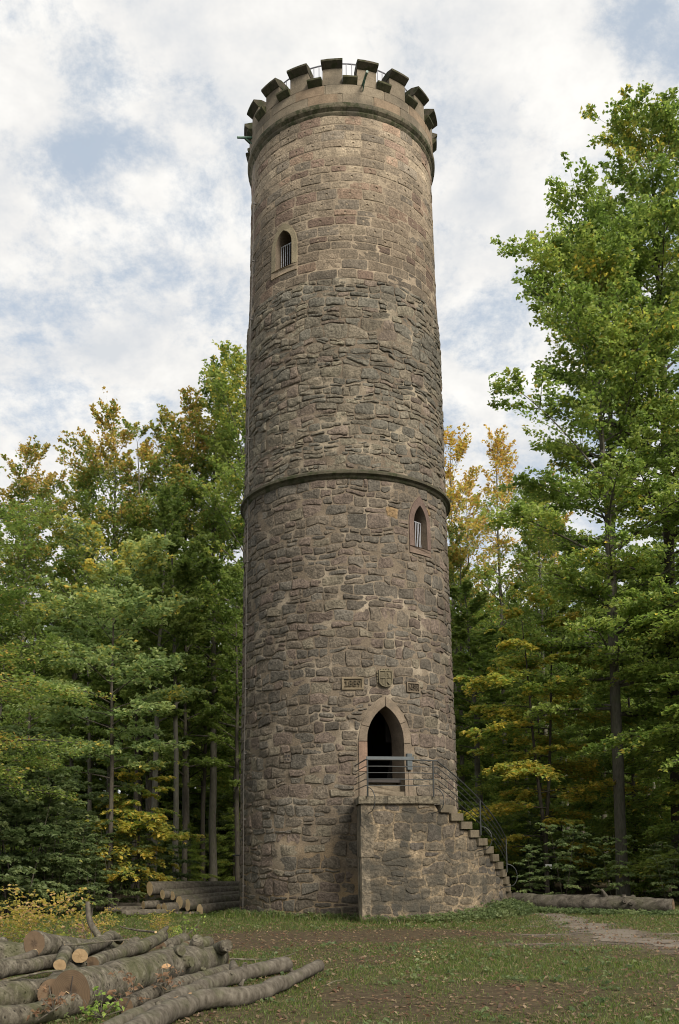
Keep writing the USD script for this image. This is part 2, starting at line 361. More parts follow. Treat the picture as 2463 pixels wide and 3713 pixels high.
add_zone((Z_RING1 - 0.02, Z_TRANS, UA, UB, 0.12, 0.26, 0.20, 0.58, 0.055, 0.24, 12), 0.018, 0.018, 0.06, 'B', 5000)
add_zone((Z_TRANS, Z_BAND0 - 0.05, UA, UB, 0.19, 0.31, 0.36, 0.74, 0.012, 0.0, 13), 0.024, 0.012, 0.012, 'C', 9000)
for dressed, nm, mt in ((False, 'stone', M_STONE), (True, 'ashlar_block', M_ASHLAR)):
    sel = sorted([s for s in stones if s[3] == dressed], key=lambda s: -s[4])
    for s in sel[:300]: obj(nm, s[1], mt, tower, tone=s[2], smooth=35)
    rest = sel[300:]
    if rest:
        vv, ff = join([s[1] for s in rest]); tt = np.vstack([np.tile(s[2], (len(s[1][0]), 1)) for s in rest])
        obj('small_' + nm + 's', (vv, ff), mt, tower, tone=tt, kind='stuff', smooth=True)
del stones

def plate(poly, h0, h1, seg=0.09, R=None):
    """a flat cut stone in the wall's skin between depths h0 and h1"""
    p = shapely.remove_repeated_points(poly.segmentize(seg), 0.004)
    e = trimesh.creation.extrude_polygon(p, h1 - h0, engine='earcut')
    v = np.array(e.vertices); f = np.array(e.faces)
    w = onwall(v[:, 0], v[:, 1], v[:, 2] + h0, R)
    return w, f[:, ::-1] if np.linalg.det(np.eye(3)) < 0 else f

# openings: reveal lining, surround stones, grilles
def reveal(poly, depth, h1):
    xy = shapely.get_coordinates(poly.segmentize(0.12).exterior)
    if not poly.exterior.is_ccw: xy = xy[::-1]
    n = len(xy); V = []
    hs = (h1, -0.12, -0.3, -depth)
    uc = poly.centroid.x
    for h in hs: V.append(onwall(uc + (xy[:, 0] - uc) * (1 + max(0, -h) * 0.10), xy[:, 1], h))
    V = np.vstack(V); F = []
    j = np.arange(n - 1)
    for a in range(len(hs) - 1): F += [np.stack([a * n + j, (a + 1) * n + j + 1, a * n + j + 1], 1), np.stack([a * n + j, (a + 1) * n + j, (a + 1) * n + j + 1], 1)]
    return V, np.vstack(F)

TRIM = np.array([0.14, 0.11, 0.08])
def cut_ring(outer, inner, cuts, shrink=0.009):
    g = outer.difference(inner.buffer(0.0)); g = [g]
    for ln in cuts: g = [x for p in g for x in getattr(shapely.ops.split(p, ln), 'geoms', [p])]
    return [q for q in (x.buffer(-shrink, join_style=2) for x in g) if not q.is_empty and q.area > 0.004]
import shapely.ops
def opening(part, key, nm_cuts, tones, proud, sill_label=None):
    uc, a, z0, zs, za, ao, zo0, zos, zao = OPEN[key]
    obj('reveal', reveal(hole[key], 0.62, proud - 0.004), M_TRIM, part, tone=TRIM * 0.85)
    rr = np.random.default_rng(hash(key) % 100 if False else len(key))
    for i, q in enumerate(cut_ring(surround[key], hole[key], nm_cuts)):
        for g in getattr(q, 'geoms', [q]):
            cz = g.centroid.y
            nm = 'voussoir' if cz > zs - 0.1 else ('sill' if (cz < z0 and key != 'door') else 'jamb_stone')
            t = tones(g.centroid.x - uc, cz) * rr.uniform(0.92, 1.08)
            obj(nm, plate(g, -0.1, proud + rr.uniform(-0.006, 0.006)), M_TRIM, part, tone=t)
hl = lambda uc, z, s=0, e=1.2: LineString([(uc + s, z), (uc + e, z)])
uc = OPEN['door'][0]
door = group_of('doorway', tower)
opening(door, 'door', [LineString([(uc, 5.2), (uc, 6)]), LineString([(uc - 0.35, 4.85), (uc - 1.1, 5.05)]), LineString([(uc + 0.35, 4.95), (uc + 1.1, 5.25)]),
        hl(uc, 4.47, 0, 1.2), hl(uc, 4.5, -1.2, 0), hl(uc, 3.85, 0), hl(uc, 3.72, -1.2, 0), LineString([(uc + 0.6, 3.0), (uc + 0.6, 3.85)])],
        lambda du, z: np.array([0.185, 0.122, 0.087]) if (du < 0 and 3.7 < z < 4.5) else TRIM * (1.06 if z > 4.6 else 1.0), 0.035)
for i in range(3):
    z1 = 3.04 + 0.17 * (i + 1); h1 = 0.02 - 0.2 * i
    obj('door_step', plate(box(uc - 0.478, z1 - 0.168, uc + 0.478, z1), h1 - 0.6, h1), M_TRIM, door, tone=(0.16, 0.13, 0.092))
for key, nm in (('upper', 'window'), ('lower', 'window')):
    uc, a, z0, zs, za = OPEN[key][:5]
    win = group_of(nm, tower)
    tag(win, 'upper left pointed window with pale sandstone surround' if key == 'upper' else 'lower right pointed window with reddish sandstone surround under the ring')
    tn = (lambda du, z: np.array([0.19, 0.15, 0.104]) if z < 18.4 else (np.array([0.26, 0.19, 0.118]) if du < 0 else np.array([0.19, 0.16, 0.105]))) if key == 'upper' else (lambda du, z: np.array([0.105, 0.074, 0.06]) if (du > 0 and z > 10.5) else np.array([0.125, 0.092, 0.07]))
    opening(win, key, [LineString([(uc, za - 0.1), (uc, za + 1)]), hl(uc, zs, 0), hl(uc, zs, -1.2, 0), hl(uc, z0 - 0.01, -1.2, 1.2)], tn, 0.03)
    hb = -0.17; zt = zs + 0.12
    gr = group_of('grille', win)
    for i in range(7):
        u = uc - a + 0.03 + (2 * a - 0.06) * i / 6
        obj('bar', tube(onwall(np.full(2, u), np.array([z0 - 0.02, zt]), hb), 0.0085, 6), M_ZINC, gr)
    uu = np.linspace(uc - a - 0.04, uc + a + 0.04, 5)
    obj('top_rail', tube(onwall(uu, np.full(5, zt), hb), 0.011, 6), M_ZINC, gr)
    aw = shapely.get_coordinates(arch_poly(uc, a + 0.015, zt, zs + 0.0 if zs > zt else zt + 0.001, za, 8).exterior)[1:-2]
    obj('arch_bar', tube(onwall(aw[:, 0], aw[:, 1], hb - 0.02), 0.008, 5), M_ZINC, gr)
# inner wall, floors and the platform that close the tower
zi = np.linspace(-0.3, 22.3, 24); a = np.linspace(0, 2 * np.pi, 49)
def inner():
    A, Z = np.meshgrid(a, zi); V = np.stack([(Rz(Z) - 1.05) * np.sin(A), -(Rz(Z) - 1.05) * np.cos(A), Z], -1).reshape(-1, 3)
    i = np.arange(len(V)).reshape(A.shape); q = np.stack([i[:-1, :-1], i[:-1, 1:], i[1:, 1:], i[1:, :-1]], -1).reshape(-1, 4)
    return V, np.vstack([q[:, [0, 2, 1]], q[:, [0, 3, 2]]])
v, f = inner()
cen = v[f].mean(1); cu = np.arctan2(cen[:, 0], -cen[:, 1]) * U
keep = np.ones(len(f), bool)
for k in hole: keep &= ~shapely.contains_xy(hole[k].buffer(0.35), cu, cen[:, 2])
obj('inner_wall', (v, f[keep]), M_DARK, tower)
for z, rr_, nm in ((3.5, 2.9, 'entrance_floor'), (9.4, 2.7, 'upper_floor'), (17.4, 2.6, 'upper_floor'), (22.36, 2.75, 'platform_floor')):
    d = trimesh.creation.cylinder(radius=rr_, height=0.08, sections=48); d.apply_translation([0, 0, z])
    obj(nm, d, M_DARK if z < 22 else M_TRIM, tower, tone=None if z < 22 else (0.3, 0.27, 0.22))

# ring moulding, cornice, parapet and battlements, stone by stone
def arc_block(profile, p0, p1, n=5, seed=0, rough=0.004):
    """profile: closed ccw polygon in (r, z), swept from angle p0 to p1"""
    pr = np.array(profile); k = len(pr); ph = np.linspace(p0, p1, n)
    V = np.stack([np.outer(np.sin(ph), pr[:, 0]), -np.outer(np.cos(ph), pr[:, 0]), np.outer(np.ones(n), pr[:, 1])], -1).reshape(-1, 3)
    V = V + (fbm(V * 6, 3, seed)[:, None] - 0.5) * rough * 2
    j = np.arange(k); jn = (j + 1) % k; F = []
    for i in range(n - 1): F += [np.stack([i * k + j, (i + 1) * k + jn, i * k + jn], 1), np.stack([i * k + j, (i + 1) * k + j, (i + 1) * k + jn], 1)]
    tri = np.array(trimesh.creation.triangulate_polygon(Polygon(pr), engine='earcut')[1])
    _, tri = trimesh.creation.triangulate_polygon(Polygon(pr), engine='earcut')
    vv = trimesh.creation.triangulate_polygon(Polygon(pr), engine='earcut')[0]
    idx = np.array([np.argmin(((pr - q) ** 2).sum(1)) for q in vv]); tri = idx[tri]
    F += [tri[:, ::-1] if True else tri, (n - 1) * k + tri]
    t = trimesh.Trimesh(V, np.vstack(F), process=False); trimesh.repair.fix_normals(t)
    return np.array(t.vertices), np.array(t.faces)
rr = np.random.default_rng(3)
ring = group_of('ring_moulding', tower)
Rr = 2.93
prof = [(Rr - 0.12, 11.5), (Rr + 0.02, 11.5), (Rr + 0.055, 11.53), (Rr + 0.085, 11.585), (Rr + 0.155, 11.62), (Rr + 0.155, 11.685), (Rr + 0.03, 11.765), (Rr - 0.12, 11.78)]
nst = 18
for i in range(nst):
    p0 = 2 * math.pi * i / nst + 0.1
    obj('moulding_stone', arc_block(prof, p0 + 0.0012, p0 + 2 * math.pi / nst - 0.0012, 7, i), M_TRIM_MOSS, ring, tone=np.array([0.062, 0.055, 0.037]) * rr.uniform(0.85, 1.15))
corn = group_of('cornice', tower)
prof = [(2.6, 22.06), (2.735, 22.06), (2.76, 22.10), (2.775, 22.13), (2.775, 22.165), (2.80, 22.19), (2.845, 22.24), (2.855, 22.29), (2.855, 22.36), (2.80, 22.41), (2.6, 22.41)]
for i in range(20):
    p0 = 2 * math.pi * i / 20 + 0.05
    obj('cornice_stone', arc_block(prof, p0 + 0.001, p0 + 2 * math.pi / 20 - 0.001, 7, 40 + i), M_TRIM_MOSS, corn, tone=np.array([0.11, 0.095, 0.065]) * rr.uniform(0.85, 1.15))
par = group_of('parapet', tower)
PT = np.array([0.172, 0.142, 0.102])
for row, (za, zb) in enumerate(((22.41, 22.67), (22.674, 22.945))):
    nb = 20
    for i in range(nb):
        p0 = 2 * math.pi * (i + 0.5 * row + rr.uniform(-0.1, 0.1)) / nb; p1 = p0 + 2 * math.pi / nb * 0.96
        obj('parapet_block', arc_block([(2.45, za), (2.80 + rr.uniform(-0.004, 0.006), za), (2.80 + rr.uniform(-0.004, 0.006), zb - 0.003), (2.45, zb - 0.003)], p0, p1, 5, 80 + i + 30 * row), M_TRIM, par, tone=PT * rr.uniform(0.78, 1.2) * (np.array([1.0, 0.9, 0.85]) if rr.random() < 0.25 else 1))
b_ = arc_block([(2.48, 22.41), (2.788, 22.41), (2.788, 22.94), (2.48, 22.94)], 0, 2 * math.pi, 73, 5)
obj('joint_filling', b_, M_MORTAR, par, tone=(0.19, 0.155, 0.11))
half = rad(5.65)
for i in range(18):
    pc = rad(-5.0 + 20 * i)
    mer = group_of('merlon', tower)
    t = PT * rr.uniform(0.85, 1.12)
    w = half * rr.uniform(0.96, 1.04)
    obj('merlon_block', arc_block([(2.44, 22.95), (2.80, 22.95), (2.80, 23.18), (2.44, 23.18)], pc - w, pc + w, 4, 200 + i), M_TRIM, mer, tone=t)
    obj('merlon_block', arc_block([(2.44, 23.183), (2.797, 23.183), (2.797, 23.43), (2.44, 23.43)], pc - w * 0.99, pc + w * 0.99, 4, 230 + i), M_TRIM, mer, tone=t * rr.uniform(0.85, 1.1))
    obj('merlon_cap', arc_block([(2.40, 23.433), (2.81, 23.433), (2.965, 23.54), (2.965, 23.595), (2.70, 23.68), (2.40, 23.66)], pc - w * 1.04, pc + w * 1.04, 4, 260 + i), M_TRIM_MOSS, mer, tone=np.array([0.06, 0.052, 0.035]) * rr.uniform(0.9, 1.15))
    s0, s1 = pc + w + 0.002, pc + rad(20) - half - 0.004
    obj('crenel_sill', arc_block([(2.44, 22.948), (2.81, 22.948), (2.935, 23.06), (2.935, 23.11), (2.7, 23.17), (2.44, 23.14)], s0, s1, 4, 290 + i), M_TRIM_MOSS, tower, tone=np.array([0.055, 0.052, 0.028]) * rr.uniform(0.85, 1.15))
rail = group_of('safety_railing', tower)
aa = np.linspace(0, 2 * np.pi, 73)
circ = lambda R, z: np.stack([R * np.sin(aa), -R * np.cos(aa), np.full(73, z)], 1)
for z in (22.75, 23.93): obj('top_rail' if z > 23 else 'bottom_rail', tube(circ(2.38, z), 0.02, 6, cap=False), M_RAILTOP, rail)
for i in range(96):
    p = 2 * math.pi * i / 96
    obj('bar', tube([(2.38 * math.sin(p), -2.38 * math.cos(p), 22.4), (2.38 * math.sin(p), -2.38 * math.cos(p), 23.93)], 0.012, 5), M_RAILTOP, rail)
def spout(phi, zc, ln, tilt, rad_=0.035):
    d = np.array([math.sin(phi), -math.cos(phi), 0]); a0 = d * 2.76 + [0, 0, zc]
    return tube([a0, a0 + d * ln * 0.3 + [0, 0, tilt * 0.3], a0 + d * ln + [0, 0, tilt]], [rad_, rad_, rad_ * 1.05], 10)
for phi, z, ln, tl in ((rad(12.5), 22.98, 0.55, -0.03), (rad(-72), 22.9, 0.48, -0.10)):
    sp = obj('water_spout', spout(phi, z, ln, tl), M_GREENPIPE, tower, smooth=40, label='green metal water spout poking out under the battlements')
    d = np.array([math.sin(phi), -math.cos(phi), 0])
    obj('strut', tube([d * 2.78 + [0, 0, z - 0.2], d * (2.8 + ln * 0.55) + [0, 0, z - 0.03]], 0.016, 6), M_GREENPIPE, sp)
# lightning cable down the left side, with its clips
zc = np.arange(0.2, 22.2, 0.6); ph = rad(-66) + 0.006 * np.sin(zc * 1.3)
cable = obj('lightning_cable', tube(onwall(ph * U, zc, 0.085), 0.011, 6), M_CABLE, tower)
for z in zc[1::3]:
    obj('clip', join([boxm([-0.02, -0.05, -0.02], [0.02, 0.05, 0.02])]) if False else (onwall(*(np.array([[-66 * math.pi / 180 * U - .02, z - .015, 0.0], [-66 * math.pi / 180 * U + .02, z - .015, 0.0], [-66 * math.pi / 180 * U + .02, z + .015, 0.0], [-66 * math.pi / 180 * U - .02, z + .015, 0.0], [-66 * math.pi / 180 * U - .02, z - .015, 0.1], [-66 * math.pi / 180 * U + .02, z - .015, 0.1], [-66 * math.pi / 180 * U + .02, z + .015, 0.1], [-66 * math.pi / 180 * U - .02, z + .015, 0.1]]).T)), np.array([[4, 5, 6], [4, 6, 7], [0, 4, 7], [0, 7, 3], [1, 2, 6], [1, 6, 5], [3, 7, 6], [3, 6, 2], [0, 1, 5], [0, 5, 4]])), M_CABLE, cable)
p_ = rad(-83)
obj('wall_bracket', tube(onwall(np.array([p_ * U, p_ * U]), np.array([1.62, 1.62]), np.array([0, 0.22])), 0.022, 6), M_IRON, tower)

# date stones, coat of arms, inscribed stone
def letters(s, poly, h, height, depth=0.02, squash=1.0, dz=0.0, mirror=False):
    t = text_mesh(s, height, depth, bold=True); v = np.array(t.vertices)
    v[:, 0] = (v[:, 0] - (v[:, 0].min() + v[:, 0].max()) / 2) * squash; v[:, 1] -= (v[:, 1].min() + v[:, 1].max()) / 2
    c = poly.centroid
    return onwall(c.x + v[:, 0], c.y + dz + v[:, 1], v[:, 2] + h), np.array(t.faces)
def panel(name, poly, text, tone, bw, th, sq, label):
    g = group_of(name, tower); tag(g, label)
    inn = poly.buffer(-bw, join_style=2)
    obj('frame', plate(poly.difference(inn), -0.06, 0.055), M_TRIM, g, tone=tone)
    obj('panel', plate(inn, -0.06, 0.012), M_TRIM, g, tone=np.array(tone) * 0.9)
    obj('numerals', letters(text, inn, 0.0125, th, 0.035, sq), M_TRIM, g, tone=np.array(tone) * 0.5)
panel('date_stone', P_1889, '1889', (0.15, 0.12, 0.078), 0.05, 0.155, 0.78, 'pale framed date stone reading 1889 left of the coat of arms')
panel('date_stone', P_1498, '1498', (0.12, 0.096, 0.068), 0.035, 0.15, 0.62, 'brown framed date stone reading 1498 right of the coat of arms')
crest = group_of('coat_of_arms', tower)
cx, cz = P_CREST.centroid.x, P_CREST.centroid.y
sh = Polygon([(-0.185, 0.2), (0.185, 0.2), (0.19, 0.0), (0.175, -0.15), (0.11, -0.215), (0, -0.245), (-0.11, -0.215), (-0.175, -0.15), (-0.19, 0.0)])
put = lambda g: affinity.translate(g, cx, cz)
CT = np.array([0.098, 0.084, 0.055])
obj('shield', plate(put(sh), -0.06, 0.06), M_TRIM, crest, tone=CT)
inn = sh.buffer(-0.03)
obj('rim', plate(put(sh.difference(inn)), 0.0602, 0.085), M_TRIM, crest, tone=CT * 1.25)
obj('cross_bar', plate(put(box(-0.15, -0.012, 0.15, 0.012)), 0.0602, 0.08), M_TRIM, crest, tone=CT * 1.4)
obj('cross_bar', plate(put(box(-0.012, -0.2, 0.012, 0.165)), 0.0602, 0.0805), M_TRIM, crest, tone=CT * 1.4)
from shapely.geometry import Point
for i, (x, y, r_) in enumerate(((0.08, 0.11, 0.035), (0.09, 0.045, 0.03), (0.085, -0.09, 0.06), (0.10, -0.15, 0.03))):
    obj('charge', plate(put(Point(x, y).buffer(r_, quad_segs=3)), 0.0602, 0.095), M_TRIM, crest, tone=CT * 1.2)
for x in (-0.11, -0.065, 0.05): obj('bar_charge', plate(put(box(x - 0.012, -0.17 if x < 0 else 0.03, x + 0.012, -0.03 if x < 0 else 0.15)), 0.0602, 0.075), M_TRIM, crest, tone=CT * 1.3)
for x in (-0.10, -0.03, 0.04, 0.11): obj('crown_point', plate(put(Point(x, 0.225).buffer(0.026, quad_segs=3)), -0.02, 0.07), M_TRIM, crest, tone=CT * 1.3)
for y in (0.14, 0.06, -0.02, -0.1): obj('scroll', plate(put(box(-0.235, y - 0.028, -0.2, y + 0.028)), -0.02, 0.055), M_TRIM, crest, tone=CT * 1.1)
ins = group_of('inscribed_stone', tower)
obj('panel', plate(P_INSC, -0.05, 0.03), M_STONE, ins, tone=(0.14, 0.115, 0.09))
for i, (x, w) in enumerate(((-0.07, 0.012), (-0.05, 0.012), (-0.015, 0.02), (0.035, 0.012), (0.055, 0.012), (0.08, 0.01))):
    c = P_INSC.centroid; obj('letter_stroke', plate(box(c.x + x - w / 2, c.y + 0.01, c.x + x + w / 2, c.y + 0.075), 0.0302, 0.036), M_DARK, ins)
for x, w in ((-0.05, 0.06), (0.04, 0.07)): obj('letter_stroke', plate(box(c.x + x - w / 2, c.y - 0.055, c.x + x + w / 2, c.y - 0.035), 0.0302, 0.036), M_DARK, ins)

# ---------------------------------------------------------------- the staircase that winds up around the wall
stair = thing('stone_staircase', 'curved weathered stone staircase winding up to the tower doorway with iron handrails', 'staircase')
RS = 4.40
PH0, PHL = rad(3.9), rad(29.7)
NS, DPH, DZ = 14, rad(4.15), 0.205
Z_LAND = 3.02
def top_z(ph):
    return np.where(ph < PHL, Z_LAND - 0.18, Z_LAND - DZ * (np.floor((ph - PHL) / DPH) + 1) - 0.185)
PHE = PHL + NS * DPH
def stair_core():
    ph = np.r_[np.linspace(PH0, PHL, 14), np.concatenate([[PHL + k * DPH + 1e-4, PHL + (k + 0.5) * DPH, PHL + (k + 1) * DPH - 1e-4] for k in range(NS)])]
    zt = np.maximum(top_z(ph), -0.3); nz = 16
    V, F = [], []
    for p, z in zip(ph, zt):
        zz = np.linspace(-0.5, z, nz)
        V.append(np.stack([RS * np.sin(p) + 0 * zz, -RS * np.cos(p) + 0 * zz, zz], 1))
    for p, z in zip(ph, zt):
        zz = np.array([-0.5, z]); V.append(np.stack([2.98 * np.sin(p) + 0 * zz, -2.98 * np.cos(p) + 0 * zz, zz], 1))
    n = len(ph); V = np.vstack(V); i = np.arange(n * nz).reshape(n, nz); k = n * nz + np.arange(n * 2).reshape(n, 2)
    q = np.stack([i[:-1, :-1], i[1:, :-1], i[1:, 1:], i[:-1, 1:]], -1).reshape(-1, 4)
    F = [q[:, [0, 1, 2]], q[:, [0, 2, 3]]]
    t = np.stack([i[:-1, -1], i[1:, -1], k[1:, 1], k[:-1, 1]], 1); F += [t[:, [0, 1, 2]], t[:, [0, 2, 3]]]
    e = np.array([[k[0, 0], i[0, 0], i[0, -1]], [k[0, 0], i[0, -1], k[0, 1]], [i[-1, 0], k[-1, 0], k[-1, 1]], [i[-1, 0], k[-1, 1], i[-1, -1]]])
    return V, np.vstack(F + [e])
v, f = stair_core()
t_ = np.array([0.175, 0.135, 0.088]) * (0.6 + 0.8 * fbm(v * 1.5, 3, 8))[:, None]
pw = obj('wall', (v, f), M_STAIRWALL, stair, tone=t_)
US = RS
cells = courses(-0.4, Z_LAND - 0.18, PH0 * US + 0.14, PHE * US, 0.16, 0.34, 0.24, 0.62, 0.06, 0.2, 77)
stp = [(PH0 * US, -0.6)] + [(PH0 * US, Z_LAND - 0.19), (PHL * US, Z_LAND - 0.19)] + [q for k in range(NS) for q in ((( PHL + k * DPH) * US, Z_LAND - DZ * (k + 1) - 0.19), ((PHL + (k + 1) * DPH) * US, Z_LAND - DZ * (k + 1) - 0.19))] + [(PHE * US, -0.6)]
region = Polygon(stp).buffer(-0.01)
Usave = U
PAL_S = [(0.0987, 0.0814, 0.0589), (0.0859, 0.0709, 0.0536), (0.1179, 0.0959, 0.067), (0.0765, 0.0656, 0.0536)]
sm = []
for i, pl in enumerate(make_stones(cells, 0.035, 0.025, 0.08, None, 700)):
    pl = pl.intersection(region)
    for g in getattr(pl, 'geoms', [pl]):
        if g.is_empty or g.area < 0.015 or g.geom_type != 'Polygon': continue
        U = US
        ms = stone_mesh(g, rr.uniform(0.004, 0.026), rr.uniform(0.012, 0.03), i + 900, R=RS, bev=0.88)
        U = Usave
        sm.append((g.area, ms, pick(rr, PAL_S, [4, 3, 3, 2])))
for a_, ms, t in sm: obj('stone', ms, M_STAIRWALL, stair, tone=t, smooth=35)
# quoin blocks up the left end
for k, (za, zb, w) in enumerate(((-0.4, 0.7, 0.15), (0.706, 1.56, 0.15), (1.566, 2.3, 0.24), (2.306, 2.83, 0.17))):
    obj('quoin', arc_block([(3.02, za), (RS + (0.035 if k == 2 else 0.015), za), (RS + (0.035 if k == 2 else 0.015), zb), (3.02, zb)], PH0 - 0.012 - (0.004 if k == 2 else 0), PH0 + w / RS, 3, 400 + k), M_STAIRWALL, stair, tone=np.array([0.17, 0.138, 0.098]) * (1.1 if k < 2 else 0.85))
for k in range(3):
    p0, p1 = PH0 - 0.025 + (PHL + 0.02 - PH0) * np.array([k, k + 1]) / 3
    obj('landing_slab', arc_block([(2.99, Z_LAND - 0.178), (RS + 0.09, Z_LAND - 0.178), (RS + 0.09, Z_LAND), (2.99, Z_LAND)], p0 + 0.001, p1 - 0.001, 5, 420 + k, 0.006), M_STAIRWALL, stair, tone=np.array([0.12, 0.102, 0.073]))
for k in range(NS):
    z1 = Z_LAND - DZ * (k + 1); p0 = PHL + k * DPH
    if z1 < 0.05: break
    obj('step', arc_block([(2.97, z1 - 0.183), (RS + 0.10, z1 - 0.183), (RS + 0.10, z1), (2.97, z1)], p0 - 0.004, p0 + DPH + 0.012, 3, 440 + k, 0.005), M_TRIM, stair, tone=np.array([0.092, 0.076, 0.052]) * rr.uniform(0.9, 1.1))
# handrail
RP = RS + 0.14
cyl = lambda ph, z, R=RP: np.stack([R * np.sin(ph), -R * np.cos(ph), np.asarray(z, float) + 0 * np.asarray(ph)], -1)
hr = group_of('handrail', stair)
PA, PC, PE = rad(5.2), rad(28.0), rad(66.0)
zrail = lambda ph, dz: Z_LAND + dz - np.maximum(0, ph - PC) / DPH * DZ * 1.02
for k, dz in enumerate((0.87, 0.71, 0.555, 0.40, 0.25)):
    ph = np.r_[np.linspace(PA, PC, 8), np.linspace(PC + 0.02, PE, 16)]
    pts = cyl(ph, zrail(ph, dz))
    inner_ = cyl(np.array([PA - 0.05]), np.array([Z_LAND + dz - 0.03]), 3.12)
    obj('rail', tube(np.vstack([inner_, cyl(np.array([PA - 0.01]), np.array([Z_LAND + dz]), RP - 0.02), pts]), 0.016 if k == 0 else 0.0105, 7), M_IRON, hr)
for phc in (PA, rad(26.6), rad(46.5), PE - 0.004):
    zb = float(zrail(np.array(phc), 0)) - 0.02
    obj('post', tube(np.vstack([cyl(np.array([phc]), [zb + 0.0]), cyl(np.array([phc]), [zb + 0.87])]), 0.02, 8), M_IRON, hr)
    tt = np.linspace(0, math.pi, 12)
    br = np.stack([RP + 0.24 * np.sin(tt), zb + 0.22 - 0.62 * (1 - np.cos(tt)) / 2], 1)
    off = phc + 0.03 * np.sin(tt)
    br[-1, 0] = RS - 0.02; br[-2, 0] = RS + 0.06
    obj('bracket', tube(np.stack([br[:, 0] * np.sin(off), -br[:, 0] * np.cos(off), br[:, 1]], 1), 0.011, 7), M_IRON, hr)
# barrier bar across the doorway and its lock box
bar = group_of('barrier', stair)
b0, b1 = cyl(np.array([rad(5.0)]), [0], 4.50)[0], cyl(np.array([rad(20.2)]), [0], 4.50)[0]
def beam(p, q, w, h, z):
    d = (q - p) / np.linalg.norm(q - p); n = np.array([d[1], -d[0], 0])
    V = np.array([p + n * s * w / 2 + [0, 0, z + t * h / 2] for s in (-1, 1) for t in (-1, 1)] + [q + n * s * w / 2 + [0, 0, z + t * h / 2] for s in (-1, 1) for t in (-1, 1)])
    t = trimesh.convex.convex_hull(V); return np.array(t.vertices), np.array(t.faces)
obj('bar', beam(b0, b1, 0.04, 0.085, 3.93), M_BAR, bar)
u2 = OPEN['door'][0] + 0.61
obj('lock_box', plate(box(u2 - 0.07, 3.78, u2 + 0.07, 4.20), 0.037, 0.11), M_BAR, bar)

# ---------------------------------------------------------------- ground
def gz(x, y):
    x, y = np.asarray(x, float), np.asarray(y, float)
    p = np.stack([x * 0.8, y * 0.8, 0 * x], -1)
    near = np.exp(-((x / 40) ** 2 + ((y + 5) / 45) ** 2))
    z = (fbm(p, 4, 31) - 0.5) * 0.11 * near
    z -= 0.17 * np.clip((-x - 2.5) / 2.0, 0, 1) * np.clip((y + 2.5) / 3.0, 0, 1)
    return z + np.clip(np.hypot(x, y) - 60, 0, None) * 0.012
def path_mask(x, y):
    x, y = np.asarray(x, float), np.asarray(y, float)
    pts = np.array([(5.2, -1.9), (5.1, -3.5), (5.15, -5.3), (5.0, -7.2), (5.3, -9.2), (6.3, -10.9), (9.5, -12.4)]); w = np.array([0.5, 0.6, 0.8, 0.9, 1.0, 1.1, 1.3])
    best = np.full(np.shape(x), -9.0)
    for a, b, wa, wb in zip(pts[:-1], pts[1:], w[:-1], w[1:]):
        d = b - a; t = np.clip(((x - a[0]) * d[0] + (y - a[1]) * d[1]) / (d @ d), 0, 1)
        best = np.maximum(best, 1 - np.hypot(x - a[0] - t * d[0], y - a[1] - t * d[1]) / (wa + (wb - wa) * t))
    # side strips worn by wheels
    for (ax, ay), (bx, by), ww in (((3.4, -7.9), (7.5, -8.2), 0.32), ((3.0, -9.6), (9.5, -10.6), 0.42), ((4.0, -5.6), (6.0, -6.6), 0.3)):
        d = np.array([bx - ax, by - ay]); t = np.clip(((x - ax) * d[0] + (y - ay) * d[1]) / (d @ d), 0, 1)
        best = np.maximum(best, 0.75 - np.hypot(x - ax - t * d[0], y - ay - t * d[1]) / ww)
    return best + (fbm(np.stack([x * 1.6, y * 1.6, 0 * x], -1), 4, 57) - 0.5) * 1.3
def green_mask(x, y):
    x, y = np.asarray(x, float), np.asarray(y, float)
    g = fbm(np.stack([x * 0.55, y * 0.42, 0 * x], -1), 4, 71) * 1.5 - 0.22
    rr_ = np.hypot(x, y)
    g += 0.55 * np.exp(-((rr_ - 4.3) / 1.3) ** 2)                                   # fresh grass round the wall
    g += 0.32 * np.exp(-((y + 3.0) / 2.6) ** 2) * (x < 0)
    g -= 0.55 * np.exp(-((y + 8.2) / 1.7) ** 2) * np.exp(-((x - 0.2) / 4.5) ** 2)     # trodden band
    g += 0.34 * np.exp(-((y + 13.4) / 1.5) ** 2) * np.clip((x - 0.3) / 2, 0, 1)
    g -= 0.3 * np.exp(-((y + 16) / 1.2) ** 2) * (x > -0.5)
    g -= 0.9 * np.clip((rr_ - 9) / 6, 0, 1) * (y > -3)                                # litter under the trees
    g -= 0.8 * np.clip(path_mask(x, y), 0, 1)
    return np.clip(g, 0, 1)
def spaced(lo, hi, step, far_lo, far_hi, k=22):
    core = np.arange(lo, hi, step); t = np.linspace(0, 1, k) ** 3
    return np.r_[(lo - step - t[::-1] * (lo - far_lo)), core, (core[-1] + step + t * (far_hi - hi))]
xs, ys = spaced(-11, 11, 0.11, -420, 420), spaced(-20.5, 6, 0.11, -90, 600)
X, Y = np.meshgrid(xs, ys); i = np.arange(X.size).reshape(X.shape)
q = np.stack([i[:-1, :-1], i[:-1, 1:], i[1:, 1:], i[1:, :-1]], -1).reshape(-1, 4)
GV = np.stack([X, Y, gz(X, Y)], -1).reshape(-1, 3)
